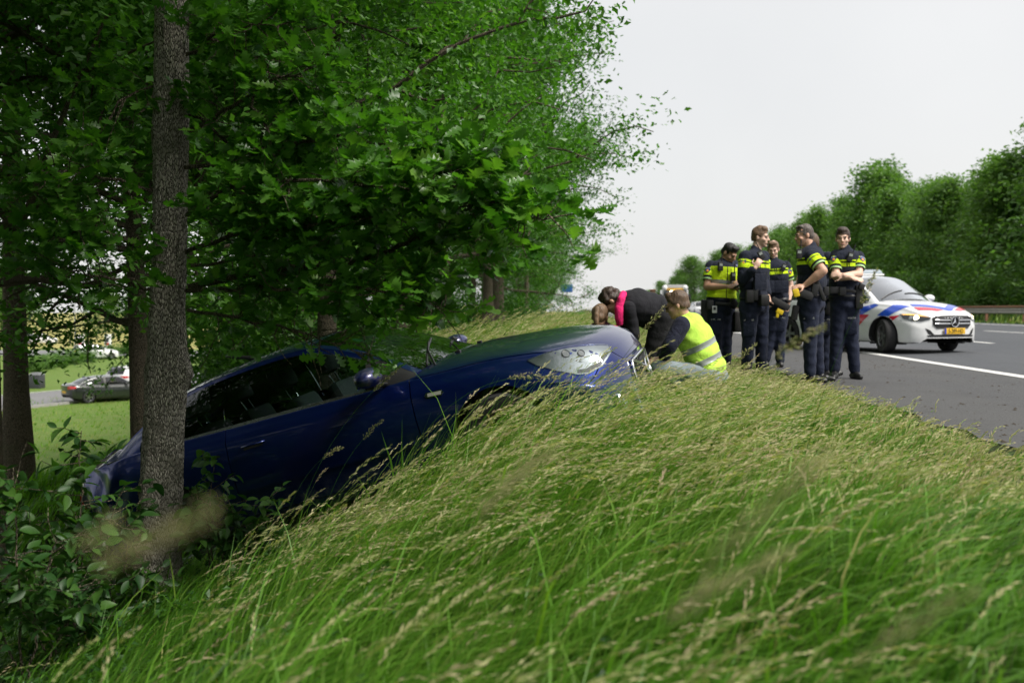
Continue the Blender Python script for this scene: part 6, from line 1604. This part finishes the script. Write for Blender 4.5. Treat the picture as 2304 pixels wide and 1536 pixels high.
def officer(zf, Y0, spec, outfit, label, bands=True, print_leg=None):
    J = joints(zf, Y0, spec); b0 = (J['anR'] + J['anL'])/2; base = Vector((b0.x, b0.y, gz(b0.x, b0.y) + .008))
    for s_ in 'RL': J['an'+s_].z = gz(J['an'+s_].x, J['an'+s_].y) + .118
    o = dict(top=NAVY, legs=NAVYT, shoe=BOOT, piping=True, thick=.022, build=1.08, loose=1.17); o.update(outfit); p = make_person(J, base, o)
    if bands:
        torso_band(p, .665, .735, .0055, HIVIS, gaps=(-.09,-.012,.012,.09)); torso_band(p, .765, .795, .0055, HIVIS, gaps=(-.10,-.012,.012,.10))
    for s_ in 'RL': sleeve_band(p, s_, .30, .52, .004, HIVIS); sleeve_band(p, s_, .16, .25, .004, HIVIS); patch(p, s_)
    belt(p)
    for s_ in (print_leg or 'RL'): thigh_print(p, s_)
    hair_short(p['hc'], p['hr'], p['root'], o['hair'], o.get('htop', .012), o.get('hside', .003)).name = 'hair'
    tag(p['root'], label, 'person', 'police officers in the group'); p['Y0'] = Y0; p['zf'] = zf
    return p
# A: reads a phone, lime front
def people():
    A = officer(z2, 12.6, dict(head=(318,352,-.03), neck=(272,432), pel=(246,800), shR=(158,468,-.02), shL=(352,455,.12), elR=(118,650,-.10), wrR=(295,650,-.30), elL=(385,600,.05), wrL=(352,662,-.22), hipR=(205,815,-.03), hipL=(290,815,.05), knR=(190,1120,-.05), knL=(285,1120,.03), anR=(200,1400,-.02), anL=(290,1400,.06)),
        dict(skin=S3, hair=HB, look=look((.72,-.62,0), R(34)), handR=((.9,-.25,.0),(-.2,-.6,.7),.55), handL=((.3,-.7,.1),(.5,.2,.7),.5), hside=.002, htop=.008), 'dark-haired officer with a lime front looking down at his phone', bands=False, print_leg='R')
    torso_band(A, .14, .47, .006, HIVIS, 'vest_panel', gaps=(.03,)); torso_band(A, .475, .56, .0065, GREYB, 'grey_band'); torso_band(A, .565, .88, .006, HIVIS, 'vest_panel', gaps=(.03,))
    gear(A, 'phone', z2(408,636,12.22), (.075,.012,.15), BLKLEA, (R(60),0,R(60)), .004)
    radio(A, z2(240,470,12.42), (0,0,R(20))); radio(A, z2(352,560,12.46), (0,0,R(20)))
    c = gear(A, 'id_card', z2(188,850,12.42), (.058,.004,.088), M('white card', (.7,.7,.72), .5, var=0), None, .001); b = MB(); b.box((0,-.003,.01), (.03,.003,.035)); b.build('card_photo', BLKNY, c)
    gear(A, 'leg_bag', z2(385,960,12.62), (.13,.12,.26), BLKNY, (0,0,R(25)), .03); gear(A, 'holster', z2(100,870,12.6), (.09,.1,.3), BLKNY, None, .02); gear(A, 'baton', z2(265,800,12.42), (.2,.045,.04), BLKNY, (0,R(4),0), .015); gear(A, 'pouch', z2(350,800,12.45), (.11,.06,.1), BLKLEA, (0,R(35),R(30)), .012); gear(A, 'pouch', z2(150,810,12.46), (.08,.06,.12), BLKLEA, None, .012)
    # B: turned right, hand on the chest
    Bp = officer(z2, 12.2, dict(head=(592,212,0), neck=(552,325), pel=(535,800), shR=(462,385,-.12), shL=(620,385,.16), elR=(436,590,-.18), wrR=(545,485,-.30), elL=(625,600,.12), wrL=(660,720,.0), hipR=(492,820,-.07), hipL=(580,820,.08), knR=(492,1120,-.08), knL=(605,1120,.08), anR=(470,1400,-.08), anL=(600,1400,.10)),
        dict(skin=S2, hair=HBL, look=look((.88,-.42,0), R(5)), sleeve=1.85, handR=((.5,.1,.8),(-.3,-.9,0),.75), htop=.02, hside=.003, build=1.14), 'tall sandy-haired officer facing right with one hand on his chest', print_leg='R')
    gear(Bp, 'pouch', z2(500,735,11.98), (.09,.06,.15), BLKLEA, None, .012); gear(Bp, 'pouch', z2(550,720,11.98), (.06,.06,.14), BLKLEA, None, .012); gear(Bp, 'handcuff_pouch', z2(625,770,12.0), (.12,.09,.14), BLKNY, (0,0,R(20)), .03); gear(Bp, 'vest_pocket', z2(590,610,11.99), (.16,.05,.2), NAVY, (0,0,R(20)), .015); radio(Bp, z2(600,370,12.0), (0,R(-30),R(10)))
    # C: faces us, looks down
    C = officer(z2, 14.3, dict(head=(708,318,-.02), neck=(708,412), pel=(735,800), shR=(640,455,.02), shL=(818,465,.02), elR=(630,620,.06), wrR=(660,760,-.05), elL=(862,645,.05), wrL=(842,790,-.08), hipR=(692,815), hipL=(782,815), knR=(690,1070), knL=(765,1075), anR=(640,1330), anL=(768,1330)),
        dict(skin=S2, hair=HBO, look=look((-.22,-.95,0), R(18)), handL=((-.15,-.1,-1),(.6,-.7,0),.4), htop=.004, hside=0), 'fair-haired officer facing us between the two on the left, looking down')
    gear(C, 'vest_pocket', z2(780,650,14.12), (.2,.05,.17), NAVY, None, .015); gear(C, 'vest_pocket', z2(680,650,14.12), (.12,.05,.17), NAVY, None, .015); radio(C, z2(800,480,14.15), (0,R(25),0)); gear(C, 'taser_grip', z2(765,870,14.1), (.10,.06,.07), YELT, (0,R(25),0), .015); gear(C, 'taser_grip', z2(745,895,14.1), (.04,.05,.09), YELT, (0,R(10),0), .012); gear(C, 'holster', z2(770,800,14.1), (.28,.08,.09), BLKNY, (0,R(28),0), .02); gear(C, 'watch', z2(846,775,14.18), (.075,.07,.03), BLKNY, None, .012)
    # D: faces left, hand on the hip
    D = officer(z2, 11.5, dict(head=(985,195,0), neck=(1042,300), pel=(1045,770), shL=(1045,385,-.17), shR=(1085,380,.17), elL=(1150,510,-.32), wrL=(985,640,-.26), elR=(960,560,.28), wrR=(930,660,.16), hipL=(1020,800,-.09), hipR=(1060,800,.09), knL=(1035,1110,-.10), knR=(1090,1110,.1), anL=(1035,1430,-.12), anR=(1110,1430,.12)),
        dict(skin=S1, hair=HGB, look=look((-.98,-.1,0), R(8)), handL=((-1,-.15,-.12),(.0,-.5,.9),.4), htop=.004, hside=.0, build=1.2), 'broad officer in profile facing left with his hand on his hip', print_leg='L')
    radio(D, z2(938,360,11.3), (0,0,0)); gear(D, 'holster', z2(985,715,11.24), (.2,.07,.10), BLKNY, (0,R(22),0), .03); gear(D, 'taser_grip', z2(910,705,11.2), (.07,.05,.09), YELT, (0,R(-15),0), .015); gear(D, 'pouch', z2(1075,680,11.24), (.075,.06,.14), BLKLEA, (0,R(10),0), .012); gear(D, 'baton', z2(1125,680,11.24), (.045,.045,.26), BLKNY, (0,R(-22),0), .015); gear(D, 'pouch', z2(1175,690,11.3), (.06,.06,.1), BLKLEA, None, .012); gear(D, 'glove_pouch', z2(900,880,11.35), (.07,.07,.17), BLKNY, (0,R(8),0), .02)
    # E: mostly hidden behind D
    E = officer(z2, 12.55, dict(head=(1035,262,0), neck=(1100,345), pel=(1180,790), shL=(1195,390,-.12), shR=(1140,390,.2), elL=(1300,495,-.16), wrL=(1195,640,-.10), elR=(1050,560,.3), wrR=(1060,700,.2), hipL=(1170,815,-.06), hipR=(1180,815,.1), knL=(1170,1110,-.06), knR=(1190,1110,.1), anL=(1165,1410,-.06), anR=(1190,1410,.1)),
        dict(skin=S2, hair=HBR, look=look((-1,-.1,0), R(5)), handL=((-.5,-.1,-.8),(0,-1,0),.4)), 'officer almost hidden behind the broad one, bent elbow showing', print_leg='L')
    gear(E, 'glove', z2(1205,830,12.4), (.09,.06,.2), BLKNY, (0,R(12),0), .03); gear(E, 'holster', z2(1255,730,12.42), (.1,.08,.1), BLKNY, None, .02)
    # F: arms crossed
    F = officer(z2, 12.05, dict(head=(1325,222,0), neck=(1345,322), pel=(1345,775), shR=(1268,375,.0), shL=(1462,388,.0), elR=(1262,560,-.14), wrR=(1392,572,-.27), elL=(1470,540,-.14), wrL=(1330,548,-.24), hipR=(1300,800), hipL=(1390,800), knR=(1275,1100), knL=(1402,1100), anR=(1250,1400), anL=(1430,1400)),
        dict(skin=S2, hair=HDB, look=look((-.30,-.95,0), R(4)), handR=((.9,.0,-.15),(0,-.7,.7),.25), handL=((-.9,.1,.1),(0,-.8,.5),.5), htop=.018, hside=.002, toeL=(.15,-1,0), toeR=(-.3,-1,0)), 'dark-haired officer with crossed arms in front of the police car', print_leg='L')
    gear(F, 'holster', z2(1465,740,11.95), (.09,.1,.28), BLKNY, None, .02); gear(F, 'pistol_grip', z2(1490,650,11.9), (.07,.05,.07), BLKNY, (0,R(20),0), .015); gear(F, 'torch', z2(1370,685,11.86), (.18,.035,.035), BLKNY, (0,R(8),0), .012); gear(F, 'pouch', z2(1250,680,11.88), (.12,.06,.08), BLKLEA, None, .012); radio(F, z2(1390,385,11.9), (0,R(15),0)); gear(F, 'pouch', z2(1320,690,11.86), (.08,.06,.1), BLKLEA, None, .012)
    # man in the lime vest, crouching
    sp = dict(head=(1150,285,.0), neck=(1215,420,.02), pel=(1530,1090,.02), shL=(1195,520,-.17), shR=(1290,490,.16), elL=(1060,760,-.24), wrL=(985,900,-.12), elR=(1050,760,.2), wrR=(950,900,.14), hipL=(1510,1110,-.10), hipR=(1520,1110,.10), knL=(930,1010,-.16), knR=(1060,1040,.16), anL=(1290,1290,-.12), anR=(1420,1300,.14))
    J = joints(z4, 9.05, sp); b0 = J['anL']; base = Vector((b0.x, b0.y, gz(b0.x, b0.y)))
    p = make_person(J, base, dict(skin=S1, hair=HBR, look=look((-.93,.28,0), R(16)), top=HIVIS2, top_name='vest', sleeve_mat=cloth('dark navy sweater', (.012,.014,.03)), legs=cloth('grey trouser cloth', (.22,.26,.28), 5), shoe=M('white sneaker', (.6,.6,.58), .6), sleeve=1.88, thick=.03, build=1.14, toeL=(-1,0,-.1), toeR=(-1,.1,-.1), loose=1.05, handL=((-1,-.1,-.2),(0,-.5,.8),.5), handR=((-1,0,-.2),(0,0,1),.5), brow=True, rump=.004))
    torso_band(p, .44, .53, .005, GREYB, 'grey_band'); torso_band(p, .20, .29, .005, GREYB, 'grey_band'); hair_short(p['hc'], p['hr'], p['root'], HBR, .014, .005)
    sg = MB(); hr, hc = p['hr'], p['hc']
    for q in (-1,1): sg.ell(hc + hr @ Vector((q*.032,-.102,.0)), (.027,.006,.021), hr, 14, 8)
    gl_ = sg.me('sunglasses'); 
    sgo = empty('sunglasses', (0,0,0), (0,0,0), p['root'])
    for q in (-1,1):
        b = MB(); b.ell(hc + hr @ Vector((q*.032,-.102,.0)), (.027,.006,.021), hr, 14, 8); b.build('lens', M('dark brown lens', (.03,.02,.012), .08, coat=1), sgo, 60)
        b = MB(); b.tube([hc + hr @ Vector(v) for v in ((q*.055,-.1,.008),(q*.078,-.06,.008),(q*.081,.012,.004))], .003, 6); b.build('temple', M('gold wire', (.6,.42,.15), .3, 1), sgo, 60)
    bpy.data.meshes.remove(gl_)
    tag(p['root'], 'man in lime reflective vest and sunglasses crouching beside the blue car', 'person', 'people kneeling at the car')
    # woman in black, bending with a pink scarf
    sp = dict(head=(395,245,0), neck=(500,285,0), pel=(985,400,.05), shL=(590,330,-.18), shR=(570,290,.18), elL=(640,640,-.14), wrL=(560,800,-.10), elR=(560,560,.2), wrR=(500,740,.1), hipL=(975,430,-.09), hipR=(985,430,.12), knL=(850,830,-.1), knR=(930,850,.12), anL=(930,1280,-.1), anR=(1010,1280,.12))
    J = joints(z4, 9.9, sp); b0 = (J['anL']+J['anR'])/2; base = Vector((b0.x, b0.y, gz(b0.x, b0.y)))
    for s_ in 'RL': J['an'+s_].z = gz(J['an'+s_].x, J['an'+s_].y) + .11
    BLKC = cloth('black coat cloth', (.012,.012,.016), 6); SCARF = cloth('hot pink scarf', (.75,.02,.16), 12)
    w = make_person(J, base, dict(skin=S1, hair=HDB, look=look((-.88,.3,0), R(52)), top=BLKC, legs=cloth('black trouser cloth', (.012,.012,.014), 6), shoe=BOOT, sleeve=1.85, thick=.055, toeL=(-1,0,0), toeR=(-1,0,0), build=1.12, loose=1.15, rump=.004, mouth=False))
    b = MB(); hc, hr = w['hc'], w['hr']
    rg = np.random.default_rng(6)
    for i in range(60):
        v = Vector(rg.normal(0,1,3)).normalized(); 
        if v.y < -.35 and v.z < .5: continue
        b.ell(hc + hr @ Vector((v.x*.082, .012+v.y*.1, .03+v.z*.095)), (.03,.03,.03), None, 8, 6)
    b.ell(hc + hr @ Vector((0,.02,.035)), (.085,.095,.092), hr); remesh('hair', b, .008, w['root'], HDB, 1, .7, .004)
    b = MB(); nk = w['J']['neck']; n0 = z4(520,165,9.75) - w['B']; 
    b.tube([z4(525,160,9.78)-w['B'], z4(500,230,9.72)-w['B'], z4(482,330,9.70)-w['B'], z4(480,430,9.70)-w['B'], z4(490,520,9.72)-w['B']], [.034,.044,.048,.045,.038], 12)
    b.tube([z4(525,160,9.78)-w['B'], z4(500,180,9.95)-w['B'], z4(480,260,10.05)-w['B'], z4(475,380,10.0)-w['B']], [.034,.04,.042,.038], 12)
    remesh('scarf', b, .012, w['root'], SCARF, 3, .6, .005)
    tag(w['root'], 'woman in black with a pink scarf bending over beside the car', 'person', 'people kneeling at the car')
    # girl with a ponytail behind the bonnet, seen from behind
    sp = dict(head=(258,420,0), neck=(258,540,.02), pel=(300,960,.12), shR=(345,610,.02), shL=(165,610,.02), elR=(370,800,.1), wrR=(330,900,.26), elL=(150,800,.1), wrL=(200,900,.26), hipR=(340,980,.12), hipL=(250,980,.12), knR=(370,930,.50), knL=(200,930,.50), anR=(360,1260,.34), anL=(230,1260,.34))
    J = joints(z4, 9.85, sp); b0 = (J['anR']+J['anL'])/2; base = Vector((b0.x, b0.y, gz(b0.x, b0.y)))
    for s_ in 'RL': J['an'+s_].z = gz(J['an'+s_].x, J['an'+s_].y) + .11
    g = make_person(J, base, dict(skin=S1, hair=HBO, look=look((.25,.95,0), R(14)), top=cloth('plum jacket', (.10,.02,.06)), legs=NAVYT, shoe=BOOT, sleeve=1.85, build=.92, toeL=(0,1,0), toeR=(0,1,0)))
    hair_short(g['hc'], g['hr'], g['root'], HBO, .008, .004, back=-.09)
    b = MB(); hc, hr = g['hc'], g['hr']; b.tube([hc + hr @ Vector(v) for v in ((0,.09,.06),(0,.135,.05),(.004,.145,-.02),(.0,.135,-.10),(0,.12,-.16))], [.018,.026,.032,.026,.01], 12); remesh('ponytail', b, .008, g['root'], HBO, 1, .8, .003)
    b = MB(); b.lathe([(.018,-.008),(.025,-.006),(.025,.006),(.018,.008),(.018,-.008)], hc + hr @ Vector((0,.105,.058)), 'y', 14, rot=hr, cap=False); b.build('hair_tie', BLKNY, g['root'], 40)
    tag(g['root'], 'fair-haired girl with ponytail seen from behind over the bonnet', 'person', 'people kneeling at the car')
people()
bpy.data.scenes.remove(TS)
